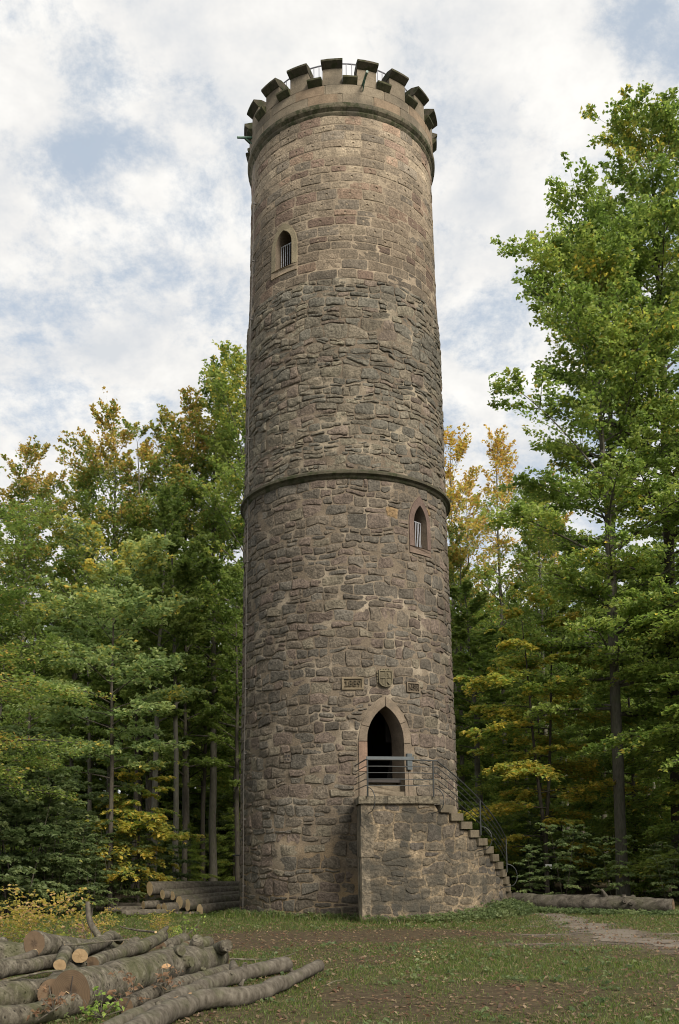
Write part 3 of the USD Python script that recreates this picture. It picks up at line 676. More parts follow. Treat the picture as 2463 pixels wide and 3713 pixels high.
M_GROUND = usdkit.material(stage, '/World/Looks/ground_look', {
    'g': ('geometry', {}), 'a': ('attribute', {'attribute': 'grassy'}),
    'n1': ('noise_texture', {'scale': 9.0, 'detail': 8.0, 'roughness': 0.7}), 'n2': ('noise_texture', {'scale': 1.1, 'detail': 5.0, 'roughness': 0.6}),
    'v': ('voronoi_texture', {'scale': 17.0, 'randomness': 1.0}), 'vs': ('separate_color', {}), 'vm': ('map_range', {'from_min': 0.80, 'from_max': 0.88, 'to_min': 0.0, 'to_max': 0.75, 'clamp': True}),
    'vd': ('map_range', {'from_min': 0.25, 'from_max': 0.45, 'to_min': 1.0, 'to_max': 0.0, 'clamp': True}), 'vmul': ('math', {'math_type': 'multiply'}),
    'soil': ('rgb_ramp', {'ramp': [(0.3, (0.031, 0.022, 0.013)), (0.5, (0.056, 0.040, 0.024)), (0.7, (0.092, 0.068, 0.041))]}),
    'moss': ('rgb_ramp', {'ramp': [(0.3, (0.027, 0.034, 0.009)), (0.55, (0.050, 0.060, 0.015)), (0.75, (0.082, 0.082, 0.026))]}),
    'aw': ('attribute', {'attribute': 'worn'}), 'mixw': ('mix_color', {'b': (0.125, 0.104, 0.081)}), 'wf': ('math', {'math_type': 'multiply', 'value2': 0.75}),
    'gm': ('math', {'math_type': 'multiply_add', 'value2': 1.3, 'value3': -0.62}), 'ga': ('math', {'math_type': 'add', 'use_clamp': True}),
    'mix': ('mix_color', {}), 'lit': ('rgb_ramp', {'ramp': [(0.0, (0.16, 0.10, 0.05)), (0.5, (0.24, 0.17, 0.10)), (1.0, (0.13, 0.07, 0.035))]}), 'mix2': ('mix_color', {}),
    'b': ('bump', {'strength': 0.9, 'distance': 0.03}), 'p': ('principled_bsdf', {'roughness': 0.95, 'specular_ior_level': 0.15})},
    [('g.position', 'n1.vector'), ('g.position', 'n2.vector'), ('g.position', 'v.vector'), ('n1.fac', 'soil.fac'), ('n1.fac', 'moss.fac'),
     ('n1.fac', 'gm.value1'), ('gm.value', 'ga.value1'), ('a.fac', 'ga.value2'), ('ga.value', 'mix.fac'), ('soil.color', 'mix.a'), ('moss.color', 'mix.b'),
     ('v.color', 'vs.color'), ('vs.r', 'vm.value'), ('v.distance', 'vd.value'), ('vm.result', 'vmul.value1'), ('vd.result', 'vmul.value2'), ('vs.g', 'lit.fac'),
     ('aw.fac', 'wf.value1'), ('wf.value', 'mixw.fac'), ('mix.result', 'mixw.a'), ('mixw.result', 'mix2.a'), ('lit.color', 'mix2.b'), ('vmul.value', 'mix2.fac'), ('mix2.result', 'p.base_color'), ('n1.fac', 'b.height'), ('b.normal', 'p.normal')], surface='p.BSDF')
g_ = obj('ground', (GV, np.vstack([q[:, [0, 1, 2]], q[:, [0, 2, 3]]])), M_GROUND, None, smooth=True, kind='structure', extra={'grassy': green_mask(GV[:, 0], GV[:, 1]), 'worn': np.clip(path_mask(GV[:, 0], GV[:, 1]) * 0.9 + 0.5, 0, 1) * (np.abs(GV[:, 1] + 7) < 7) * (GV[:, 0] > 1)})
px_, py_ = np.arange(1.8, 12.5, 0.06), np.arange(-12.5, -1.2, 0.06)
X, Y = np.meshgrid(px_, py_); i = np.arange(X.size).reshape(X.shape)
keep = (path_mask(X, Y) + (noise(np.stack([X * 9, Y * 9, 0 * X], -1), 3) - 0.5) * 0.5 > 0.36); keep = keep[:-1, :-1] & keep[1:, 1:] & (np.hypot(X, Y)[:-1, :-1] > 4.55)
q = np.stack([i[:-1, :-1], i[:-1, 1:], i[1:, 1:], i[1:, :-1]], -1)[keep]
V = np.stack([X, Y, gz(X, Y) + 0.009], -1).reshape(-1, 3)
usedv, inv = np.unique(q, return_inverse=True); q = inv.reshape(-1, 4)
M_GRAVEL = usdkit.material(stage, '/World/Looks/gravel_look', {
    'g': ('geometry', {}), 'n1': ('noise_texture', {'scale': 30.0, 'detail': 6.0, 'roughness': 0.7}), 'n2': ('noise_texture', {'scale': 2.0, 'detail': 4.0}),
    's': ('math', {'math_type': 'multiply_add', 'value2': 0.5, 'value3': 0.0}), 's2': ('math', {'math_type': 'multiply_add', 'value2': 0.5}),
    'r': ('rgb_ramp', {'ramp': [(0.35, (0.075, 0.061, 0.047)), (0.5, (0.138, 0.116, 0.092)), (0.65, (0.19, 0.165, 0.135))]}),
    'b': ('bump', {'strength': 0.8, 'distance': 0.02}), 'p': ('principled_bsdf', {'roughness': 0.95, 'specular_ior_level': 0.15})},
    [('g.position', 'n1.vector'), ('g.position', 'n2.vector'), ('n1.fac', 's.value1'), ('n2.fac', 's2.value1'), ('s.value', 's2.value3'), ('s2.value', 'r.fac'), ('r.color', 'p.base_color'), ('n1.fac', 'b.height'), ('b.normal', 'p.normal')], surface='p.BSDF')
obj('gravel_path', (V[usedv], np.vstack([q[:, [0, 1, 2]], q[:, [0, 2, 3]]])), M_GRAVEL, None, smooth=True, kind='structure')

# ---------------------------------------------------------------- trees
def leaf_mat(name, trans=0.5, sheen=0.35):
    return usdkit.material(stage, f'/World/Looks/{name}', {
        'a': ('attribute', {'attribute': 'tone'}), 'o': ('object_info', {}),
        'rv': ('map_range', {'from_min': 0.0, 'from_max': 1.0, 'to_min': 1.3, 'to_max': 1.8}),
        'h': ('hsv', {'saturation': 0.92}), 'ht': ('hsv', {'saturation': 1.05, 'value': 1.7}),
        'p': ('principled_bsdf', {'roughness': 0.5, 'specular_ior_level': sheen}), 't': ('translucent_bsdf', {}), 'm': ('mix_closure', {'fac': trans})},
        [('a.color', 'h.color'), ('o.random', 'rv.value'), ('rv.result', 'h.value'), ('h.color', 'p.base_color'), ('h.color', 'ht.color'), ('ht.color', 't.color'), ('p.BSDF', 'm.closure1'), ('t.BSDF', 'm.closure2')], surface='m.closure')
M_LEAF = leaf_mat('leaf_look')
def bark_mat(name, cols, moss=0.3, scale=7.0, stretch=(3.0, 3.0, 0.7)):
    return usdkit.material(stage, f'/World/Looks/{name}', {
        'tc': ('texture_coordinate', {}), 'mp': ('mapping', {'scale': stretch}),
        'n1': ('noise_texture', {'scale': scale, 'detail': 7.0, 'roughness': 0.65}), 'n2': ('noise_texture', {'scale': 2.3, 'detail': 4.0, 'roughness': 0.6}), 'n3': ('noise_texture', {'scale': 28.0, 'detail': 4.0}),
        'r': ('rgb_ramp', {'ramp': [(0.3, cols[0]), (0.5, cols[1]), (0.72, cols[2])]}),
        'ms': ('map_range', {'range_type': 'smoothstep', 'from_min': 0.5, 'from_max': 0.66, 'to_min': 0.0, 'to_max': moss, 'clamp': True}),
        'mix': ('mix_color', {'b': (0.075, 0.085, 0.035)}), 'b': ('bump', {'strength': 0.6, 'distance': 0.02}),
        'p': ('principled_bsdf', {'roughness': 0.9, 'specular_ior_level': 0.2})},
        [('tc.object', 'mp.vector'), ('mp.vector', 'n1.vector'), ('tc.object', 'n2.vector'), ('tc.object', 'n3.vector'), ('n1.fac', 'r.fac'), ('n2.fac', 'ms.value'), ('ms.result', 'mix.fac'), ('r.color', 'mix.a'), ('mix.result', 'p.base_color'),
         ('n1.fac', 'b.height'), ('b.normal', 'p.normal')], surface='p.BSDF')
M_BARK = bark_mat('grey_bark_look', ((0.055, 0.050, 0.038), (0.10, 0.092, 0.072), (0.145, 0.135, 0.11)), 0.35)
M_BARKD = bark_mat('dark_bark_look', ((0.030, 0.026, 0.020), (0.055, 0.047, 0.037), (0.085, 0.075, 0.06)), 0.3)

GREEN = np.array([[0.050, 0.082, 0.012], [0.076, 0.115, 0.017], [0.112, 0.150, 0.025], [0.152, 0.178, 0.033]])
BLUEG = np.array([[0.050, 0.076, 0.026], [0.074, 0.106, 0.036], [0.105, 0.138, 0.048], [0.15, 0.175, 0.066]])
YELL = np.array([[0.21, 0.20, 0.024], [0.31, 0.25, 0.03], [0.38, 0.27, 0.03], [0.26, 0.24, 0.03]])
ORNG = np.array([[0.24, 0.19, 0.028], [0.36, 0.23, 0.03], [0.38, 0.25, 0.05], [0.30, 0.15, 0.03]])

GOLD = np.array([[0.22, 0.19, 0.026], [0.30, 0.22, 0.03], [0.33, 0.21, 0.04], [0.25, 0.15, 0.03]])
def leaf_cloud(rng, S, D, L, W, k, size, droop, flat, pal, autumn, apal, cl=1.0):
    """sprays of leaves: S, D, L, W are the start, direction, length and half width of each spray; k leaves on each"""
    n = len(S); idx = np.repeat(np.arange(n), k); N = len(idx)
    s = rng.beta(1.5, 1.1, N); d = D[idx]; side = np.cross(d, [0, 0, 1.0]); side /= np.linalg.norm(side, axis=1, keepdims=True) + 1e-9
    upv = np.cross(side, d)
    lat = np.clip(rng.normal(0, 0.42, N), -1, 1) * W[idx] * (1.05 - 0.6 * s)
    P = S[idx] + d * (s * L[idx])[:, None] + side * lat[:, None] + upv * (rng.normal(0, 0.06, N) * np.minimum(L[idx], 1.2) + 0.0)[:, None]
    P[:, 2] -= droop * s ** 2 * L[idx]
    nv = upv * 1.0 + rng.normal(0, flat, (N, 3)); nv[:, 2] = np.abs(nv[:, 2]) + 0.25; nv /= np.linalg.norm(nv, axis=1, keepdims=True)
    t = d * 0.7 + side * (np.sign(lat) * 0.8)[:, None] + rng.normal(0, 0.35, (N, 3)); t[:, 2] -= 0.3
    t -= nv * (t * nv).sum(1, keepdims=True); t /= np.linalg.norm(t, axis=1, keepdims=True) + 1e-9
    b = np.cross(nv, t)
    l = size * rng.uniform(0.65, 1.25, N)[:, None]; w = l * rng.uniform(0.28, 0.36, N)[:, None]; fold = nv * w * rng.uniform(0.1, 0.6, N)[:, None]
    V = np.stack([P - t * l * 0.5, P + b * w + fold, P + t * l * 0.5 - nv * l * 0.12, P - b * w + fold], 1).reshape(-1, 3)
    j = np.arange(N)[:, None] * 4; F = np.concatenate([j + [0, 1, 2], j + [0, 2, 3]])
    # colour of each leaf: clumps of lighter and darker green, some leaves turned
    c = np.clip(fbm(P * 0.9 * cl, 3, 9) * 1.5 - 0.25 + rng.normal(0, 0.2, N), 0, 1) * (len(pal) - 1)
    lo = np.floor(c).astype(int).clip(0, len(pal) - 2); fr = (c - lo)[:, None]
    col = pal[lo] * (1 - fr) + pal[lo + 1] * fr
    a = autumn(P, s) + (fbm(P * 0.7 * cl + 31, 3, 19) - 0.5) * 1.3 + rng.normal(0, 0.22, N)
    a = np.clip((a - 0.35) * 2.2, 0, 1)[:, None]
    turned = apal[rng.integers(0, len(apal), N)] * rng.uniform(0.7, 1.15, N)[:, None]
    col = col * (1 - a) + turned * a
    return V, F, np.repeat(col, 4, 0)

def make_tree(seed, H, r0, cb, crad, elev, nprim, nsec, k, size, pal, autumn, apal, lean=(0, 0), stems=1, fork=3.0, droop=0.12, flat=0.5, secl=0.55, top=1.0, aim=None, wob=0.25, bole_twigs=0, splay=0.16, skip=0.0):
    rng = np.random.default_rng(seed); wood = []; S, D, L, W = [], [], [], []
    for st in range(stems):
        az0 = rng.uniform(0, 6.28) if stems == 1 else math.pi * st + rng.uniform(-0.4, 0.4)
        zt = np.linspace(-0.3, H * (1 if st == 0 else rng.uniform(0.86, 0.97)), 15); n = len(zt)
        wx, wy = np.cumsum(rng.normal(0, wob * H / 240, (2, n)), axis=1)
        path = np.stack([wx + lean[0] * np.clip(zt / H, 0, 1) ** 1.3, wy + lean[1] * np.clip(zt / H, 0, 1) ** 1.3, zt], 1)
        path -= path[0] * [1, 1, 0]
        if stems > 1:
            o = np.clip(zt - fork, 0, None); path[:, 0] += math.cos(az0) * splay * o ** 0.8; path[:, 1] += math.sin(az0) * splay * 0.5 * o ** 0.8
        rt_ = r0 * (1 if stems == 1 else 0.74) * (np.clip(1 - zt / (H * 1.02), 0.02, 1) ** 0.8); rt_[0] *= 1.35
        wood.append(tube(path, rt_, 9))
        at_ = lambda z: np.array([np.interp(z, zt, path[:, c]) for c in range(3)])
        np_ = nprim // stems
        for i in range(np_):
            t = (i + rng.uniform(0, 1)) / np_; z = cb + (H * 0.985 - cb) * t ** 0.9
            if rng.random() < skip: continue
            az = i * 2.4 + rng.uniform(-0.5, 0.5); R = crad(t) * rng.uniform(0.5, 1.25); e = elev(t) + rng.uniform(-0.15, 0.15)
            if aim is not None: az, R, e = aim(t, az, R, e)
            p0 = at_(min(z, zt[-1])); h = np.array([math.cos(az), math.sin(az), 0.0]); q_ = np.linspace(0, 1, 6)
            bend = rng.uniform(-0.12, 0.12)
            hd = np.stack([math.cos(az) - math.sin(az) * bend * q_, math.sin(az) + math.cos(az) * bend * q_, 0 * q_], 1)
            pr = p0 + hd * (q_ * R * math.cos(e))[:, None]; pr[:, 2] += R * math.sin(e) * (q_ - 0.12 * q_ ** 2) - droop * R * 0.5 * q_ ** 2.2
            rb = np.interp(z, zt, rt_) * 0.42
            rb = min(rb, 0.02 + 0.022 * R)
            wood.append(tube(pr, rb * (1 - q_ * 0.8), 5, cap=False))
            ns = max(3, int(nsec * (0.5 + 0.5 * R / max(crad(0.3), 0.1))))
            sp = np.sort(rng.uniform(0.18, 1.0, ns)); sp[-1] = 1.0
            for jx, s_ in enumerate(sp):
                b0 = np.array([np.interp(s_, q_, pr[:, c]) for c in range(3)]); tg = pr[min(5, int(s_ * 5) + 1)] - pr[max(0, min(5, int(s_ * 5) + 1) - 1)]; tg = tg / (np.linalg.norm(tg) + 1e-9)
                sg = 1 if jx % 2 else -1; an = sg * rng.uniform(0.5, 1.1) if s_ < 0.97 else 0.0
                dv = np.array([tg[0] * math.cos(an) - tg[1] * math.sin(an), tg[0] * math.sin(an) + tg[1] * math.cos(an), tg[2] * 0.7 + rng.uniform(-0.12, 0.22)]); dv /= np.linalg.norm(dv)
                ln = max(0.35, R * secl * (1.15 - 0.8 * s_)) * rng.uniform(0.7, 1.25); ln = min(ln, 2.4)
                S.append(b0); D.append(dv); L.append(ln); W.append(ln * 0.42)
                if ln > 0.5: wood.append(tube([b0, b0 + dv * ln * 0.55 - [0, 0, droop * 0.3 * ln], b0 + dv * ln * 0.95 - [0, 0, droop * 0.9 * ln]], [max(0.006, rb * 0.3), max(0.005, rb * 0.2), 0.004], 3, cap=False))
    S, D, L, W = map(np.array, (S, D, L, W))
    kk = np.maximum(3, (k * (L / L.mean()) ** 1.3 * rng.uniform(0.55, 1.35, len(L))).astype(int))
    V, F, col = leaf_cloud(rng, S, D, L, W, kk, size, droop, flat, pal, autumn, apal)
    return join(wood), (V, F, col)

NTRI = 0
def kind_of_tree(name, bark=None, **kw):
    """a class prim with trunk and crown that the trees of the scene refer to"""
    wood, (V, F, col) = make_tree(**kw)
    c = stage.CreateClassPrim(f'/World/{name}'); UsdGeom.Xform(c)
    c = UsdGeom.Xform.Define(stage, f'/World/{name}').GetPrim(); c.SetSpecifier(Sdf.SpecifierClass)
    obj('trunk', wood, bark or M_BARK, c, smooth=True)
    obj('crown', (V, F), M_LEAF, c, tone=col)
    global NTRI; NTRI += len(F) + len(wood[1])
    return c
def plant(kind, name, label, cat, x, y, rot=0.0, sc=1.0, group=None, z=None):
    t = thing(name, label, cat, (x, y, float(gz(x, y)) - 0.02 if z is None else z), rot, group, (sc, sc, sc) if np.ndim(sc) == 0 else sc)
    t.GetReferences().AddInternalReference(kind.GetPath()); t.SetInstanceable(True)
    return t
rd = lambda *k: (lambda t: float(np.interp(t, np.linspace(0, 1, len(k)), k)))
none = lambda P, s: np.full(len(P), -0.25)
def by_height(z0, z1, lo, hi, tip=0.0): return lambda P, s: lo + (hi - lo) * np.clip((P[:, 2] - z0) / (z1 - z0), 0, 1) + tip * (s - 0.5)

beech_orange = kind_of_tree('beech_orange_kind', seed=1, H=22, r0=0.20, cb=7.5, crad=rd(2.6, 3.6, 3.6, 2.4), elev=rd(0.3, 0.75, 1.0, 1.15), nprim=64, nsec=14, k=30, size=0.17, pal=GREEN, autumn=by_height(13, 22, -0.15, 0.62, 0.35), apal=GOLD, skip=0.06, secl=0.5, flat=0.9, droop=0.03)
beech_green = kind_of_tree('beech_green_kind', seed=2, H=23, r0=0.19, cb=6.5, crad=rd(2.5, 3.4, 3.2, 2.0), elev=rd(0.2, 0.65, 0.95, 1.15), nprim=64, nsec=14, k=30, size=0.17, pal=GREEN, autumn=by_height(12, 22, -0.1, 0.35, 0.25), apal=YELL, skip=0.06, flat=0.9, droop=0.03)
beech_slim = kind_of_tree('beech_slim_kind', seed=3, H=23, r0=0.17, cb=8, crad=rd(2.0, 2.6, 2.2, 1.3), elev=rd(0.3, 0.7, 1.0, 1.25), nprim=56, nsec=13, k=28, size=0.165, pal=GREEN * 0.95, autumn=by_height(13, 22, 0.0, 0.4, 0.2), apal=GOLD, stems=2, fork=8.5, splay=0.10, skip=0.1, flat=0.9, droop=0.03)
pole_tree = kind_of_tree('pole_tree_kind', M_BARK, seed=4, H=17, r0=0.15, cb=7.0, crad=rd(1.8, 2.3, 2.0, 0.9), elev=rd(0.35, 0.6, 0.85, 1.1), nprim=34, nsec=12, k=34, size=0.17, pal=GREEN, autumn=none, apal=YELL, lean=(0.5, 0.2), wob=0.45, flat=0.9, droop=0.05)
pole_dark = kind_of_tree('pole_dark_kind', M_BARKD, seed=5, H=18, r0=0.17, cb=6.0, crad=rd(2.4, 2.9, 2.7, 1.6), elev=rd(0.3, 0.5, 0.8, 1.1), nprim=36, nsec=12, k=34, size=0.18, pal=GREEN * 0.9, autumn=none, apal=YELL, lean=(-0.6, 0.1), wob=0.5, flat=0.9, droop=0.05)
low_beech = kind_of_tree('low_beech_kind', M_BARKD, seed=6, H=10, r0=0.10, cb=0.9, crad=rd(2.6, 3.1, 2.5, 0.9), elev=rd(-0.05, 0.05, 0.35, 0.9), nprim=56, nsec=14, k=52, size=0.14, pal=GREEN * 1.1, autumn=by_height(0, 10, 0.06, 0.1, 0.25), apal=YELL, droop=0.28, flat=0.38)
low_beech_b = kind_of_tree('low_beech_b_kind', M_BARKD, seed=16, H=8, r0=0.09, cb=0.7, crad=rd(2.4, 2.7, 2.0, 0.8), elev=rd(-0.05, 0.05, 0.3, 0.8), nprim=44, nsec=13, k=42, size=0.13, pal=GREEN * 1.1, autumn=by_height(0, 8, 0.0, 0.12, 0.25), apal=YELL, droop=0.25, flat=0.38)
sapling = kind_of_tree('maple_sapling_kind', M_BARKD, seed=7, H=5.2, r0=0.035, cb=0.5, crad=rd(1.0, 1.35, 1.2, 0.5), elev=rd(0.2, 0.3, 0.5, 0.8), nprim=34, nsec=6, k=28, size=0.16, pal=BLUEG, autumn=none, apal=YELL, droop=0.3, flat=0.42, stems=2, fork=0.1, splay=0.25)
sapling_b = kind_of_tree('maple_sapling_b_kind', M_BARKD, seed=8, H=4.0, r0=0.03, cb=0.35, crad=rd(0.9, 1.15, 1.0, 0.4), elev=rd(0.2, 0.3, 0.5, 0.8), nprim=30, nsec=6, k=26, size=0.15, pal=BLUEG * 0.85, autumn=none, apal=YELL, droop=0.3, flat=0.45, stems=2, fork=0.1, splay=0.3)
hornbeam = kind_of_tree('hornbeam_kind', M_BARKD, seed=9, H=11.5, r0=0.10, cb=4.0, crad=rd(2.0, 3.0, 3.1, 2.0), elev=rd(0.15, 0.4, 0.65, 0.9), nprim=40, nsec=13, k=40, size=0.16, pal=BLUEG * 1.0 + GREEN * 0.25, autumn=by_height(3, 11.5, -0.1, 0.3, 0.35), apal=YELL, droop=0.18, flat=0.6)
yellow_double = kind_of_tree('yellow_double_kind', M_BARKD, seed=10, H=10.3, r0=0.115, cb=1.3, crad=rd(2.2, 2.7, 2.4, 1.2), elev=rd(0.05, 0.12, 0.25, 0.7), nprim=52, nsec=10, k=44, size=0.165, pal=GREEN * 1.5, autumn=by_height(0, 7.5, 0.85, 0.55, 0.4), apal=YELL, stems=2, fork=2.2, splay=0.12, droop=0.22, flat=0.34)
yellow_bush = kind_of_tree('yellow_bush_kind', M_BARKD, seed=11, H=4.4, r0=0.05, cb=0.9, crad=rd(1.5, 1.8, 1.4, 0.6), elev=rd(-0.1, 0.1, 0.3, 0.7), nprim=30, nsec=9, k=34, size=0.15, pal=GREEN * 1.3, autumn=by_height(0, 4, 0.68, 0.55, 0.4), apal=YELL, droop=0.3, flat=0.4)
big_maple = kind_of_tree('big_maple_kind', M_BARK, seed=12, H=24.5, r0=0.29, cb=6.0, crad=rd(2.8, 4.2, 4.2, 3.0), elev=rd(0.1, 0.5, 0.8, 1.0), nprim=104, nsec=16, k=54, size=0.165, pal=GREEN * 1.05, autumn=by_height(5, 24, -0.05, 0.1, 0.1), apal=YELL, stems=2, fork=6.5, splay=0.09, droop=0.08, flat=0.9, skip=0.1)
tall_maple = kind_of_tree('tall_maple_kind', M_BARKD, seed=13, H=28.5, r0=0.30, cb=8, crad=rd(2.8, 3.8, 3.6, 2.4), elev=rd(0.1, 0.5, 0.85, 1.05), nprim=100, nsec=15, k=50, size=0.165, pal=GREEN * 1.1, autumn=by_height(15, 28, -0.12, 0.28, 0.15), apal=YELL, droop=0.08, flat=0.9, skip=0.1)
near_beech = kind_of_tree('near_beech_kind', M_BARKD, seed=14, H=12.5, r0=0.16, cb=3.6, crad=rd(3.4, 4.0, 3.0, 1.2), elev=rd(0.05, 0.2, 0.5, 0.9), nprim=54, nsec=15, k=60, size=0.11, pal=GREEN * 1.0, autumn=by_height(3, 12, 0.16, 0.02, 0.1), apal=ORNG, droop=0.16, flat=0.55)
bare_top = kind_of_tree('thin_beech_kind', seed=15, H=22, r0=0.15, cb=8.5, crad=rd(1.9, 2.7, 2.6, 1.5), elev=rd(0.4, 0.75, 1.05, 1.25), nprim=46, nsec=11, k=18, size=0.16, pal=GREEN * 1.2, autumn=by_height(12, 20.5, 0.1, 1.1, 0.2), apal=GOLD, skip=0.1, droop=0.03, flat=0.9)

# the tree line behind, left of the tower (tops seen against the sky)
TL = [(beech_orange, 'orange tipped beech at the far left of the tree line', -15.4, 18, 0.0, 0.95), (beech_green, 'green beech between the two left orange tipped beeches', -13.6, 20.5, 2.0, 0.9),
      (beech_orange, 'broad orange topped beech rising above the left tree line', -11.6, 20, 2.6, 1.06), (beech_slim, 'slim forked tree with a narrow green top right of the broad orange beech', -9.5, 19, 0.4, 1.02),
      (beech_orange, 'beech with a few orange twigs between two slim green tops', -8.0, 21, 4.2, 1.10), (beech_green, 'tall green beech close to the tower on its left', -6.5, 20, 1.0, 1.1),
      (beech_green, 'tallest green beech half hidden behind the left edge of the tower', -4.7, 18, 3.3, 1.12)]
for k, lb, x, y, ro, sc in TL: plant(k, 'beech_tree', lb, 'tree', x, y, ro, sc)
TR = [(bare_top, 'thin orange leaved beech just right of the tower', 5.6, 20, 0.6, 1.03), (bare_top, 'thin yellow beech with bare twigs at its top right of the tower', 8.3, 22, 2.2, 1.06),
      (bare_top, 'third thin yellowing beech, behind the two thin beeches right of the tower', 7.0, 25, 4.4, 1.0), (bare_top, 'small thin crowned beech in the gap left of the big maple', 10.4, 19, 4.0, 0.9),
      (beech_green, 'lower green beech whose crown fills the gap beside the big maple', 8.9, 15, 4.0, 0.76), (beech_slim, 'slim forked beech close behind the stairs on the right', 5.2, 15, 2.0, 0.70)]
for k, lb, x, y, ro, sc in TR: plant(k, 'beech_tree', lb, 'tree', x, y, ro, sc)
# single trees that stand out
plant(pole_tree, 'slender_tree', 'left of two pale slender trunks behind the log stack', 'tree', -7.95, 12, 0.3, 1.0)
plant(pole_tree, 'slender_tree', 'right of two pale slender trunks behind the log stack', 'tree', -6.95, 12.3, 2.4, (0.92, 0.92, 1.02))
plant(pole_tree, 'slender_tree', 'grey slender trunk standing alone right of the stair rail', 'tree', 5.55, 12, 3.6, (1.2, 1.2, 0.74))
plant(big_maple, 'maple_tree', 'big double trunked maple behind the fallen trunk', 'tree', 9.0, 4.4, 1.0, (0.95, 0.95, 0.97))
plant(tall_maple, 'maple_tree', 'tallest maple cut by the right edge of the picture', 'tree', 11.2, 5.0, 4.0, 0.965)
plant(yellow_double, 'young_beech', 'young two stemmed beech with yellowing layered branches right of the stairs', 'tree', 6.85, 6.0, 0.25, 1.0)
plant(hornbeam, 'young_hornbeam', 'young hornbeam with pale green leaves and yellow tips left of the tower', 'tree', -7.4, 2.6, 0.8, 0.96)
plant(near_beech, 'young_beech', 'nearest beech reaching in from the left edge with dark olive leaves', 'tree', -10.6, -3.2, 0.5, 0.95)
plant(yellow_bush, 'young_beech', 'low yellow leaved beech behind the log stack', 'tree', -6.75, 3.6, 1.0, 1.05)
for lb, x, y, k, ro, sc in (('layered green beech hanging over the right end of the fallen trunk', 11.4, 0.6, low_beech, 0.4, 1.1), ('layered green beech below the tallest maple at the right edge', 12.9, 2.4, low_beech, 2.2, 1.3), ('smaller layered beech right of the double trunk', 11.6, 5.4, low_beech_b, 1.2, 1.25),
                          ('dark layered beech in the gap right of the stairs', 5.0, 16, low_beech, 3.0, 0.95), ('layered beech behind the yellowing young beech', 8.0, 12, low_beech_b, 4.0, 1.1), ('bushy beech between the young beech and the big maple', 11.0, 9.5, low_beech, 5.0, 1.0)):
    plant(k, 'young_beech', lb, 'tree', x, y, ro, sc)
ORD = 'first second third fourth fifth sixth seventh eighth ninth tenth eleventh twelfth thirteenth fourteenth fifteenth sixteenth seventeenth eighteenth nineteenth twentieth twenty-first twenty-second'.split()
# forest behind: trunks one can tell apart are trees of their own
r = np.random.default_rng(99); placed = []
def far_enough(x, y, d): return all((x - a) ** 2 + (y - b) ** 2 > d * d for a, b in placed)
for nm, xr, label in (('left', (-17, -3.2), 'dark slender forest tree left of the tower'), ('right', (4.6, 17), 'dark slender forest tree right of the tower')):
    n, todo = 0, []
    for _ in range(900):
        x, y = r.uniform(*xr), r.uniform(11, 33)
        if n >= (20 if nm == 'left' else 15): break
        if abs(x + 0.25) > 0.37 * (y + 29): continue
        if not far_enough(x, y, 2.0) or (nm == 'right' and y < 18 and x < 8.5) or (nm == 'left' and y < 14 and -9 < x < -5.5): continue
        placed.append((x, y)); n += 1
        k = (pole_tree, pole_dark, pole_dark)[r.integers(0, 3)]
        todo.append((x, y, k, r.uniform(0, 6.28), r.uniform(0.85, 1.05) * min(1.0, 0.72 + (y - 11) * 0.02)))
    todo.sort(key=lambda t: abs((t[0] + 0.25) / (t[1] + 27.7)))
    for i, (x, y, k, ro, sc) in enumerate(todo):
        plant(k, 'forest_tree', f'{label}, {ORD[i]} outward from its edge', 'tree', x, y, ro, sc, 'forest trees ' + nm + ' of the tower')
# maple saplings along the left edge of the clearing
SP = [(-9.0, -0.9), (-8.0, 0.2), (-8.3, 1.3), (-7.2, 2.4), (-9.9, -1.9), (-10.6, -1.2), (-9.6, -0.2), (-8.7, 0.6), (-10.2, 1.2), (-9.2, 1.8), (-8.2, 2.6), (-11.2, 0.4), (-7.6, 1.2), (-6.9, 3.8), (-10.4, 3.2), (-8.9, 4.0), (-11.6, 2.6), (-7.9, 5.6), (-9.8, 5.4), (-6.2, 6.4)]
bear = lambda q: (q[0] + 0.25) / (q[1] + 27.7)
for i, (x, y) in enumerate(sorted(SP, key=bear)):
    plant((sapling, sapling_b)[i % 2], 'maple_sapling', f'dark green maple sapling in the left thicket, {ORD[i]} from the left edge', 'sapling', x, y, r.uniform(0, 6.28), r.uniform(0.85, 1.15) * (1.05 if x < -8.5 else 0.62), 'maple saplings in the left thicket')
SR = [(5.7, 3.0), (6.6, 2.4), (7.9, 1.6), (9.2, 0.6), (10.2, -0.8), (11.2, -1.4), (8.6, 7.6), (7.4, 8.8), (5.9, 9.6), (10.4, 3.4), (11.4, 1.0)]
for i, (x, y) in enumerate(sorted(SR, key=bear)):
    plant((sapling_b, sapling)[i % 2], 'maple_sapling', f'low dark green sapling behind the fallen trunk, {ORD[i]} from the stairs', 'sapling', x, y, r.uniform(0, 6.28), r.uniform(0.34, 0.52) if y < 4 else r.uniform(0.4, 0.65), 'saplings behind the fallen trunk')
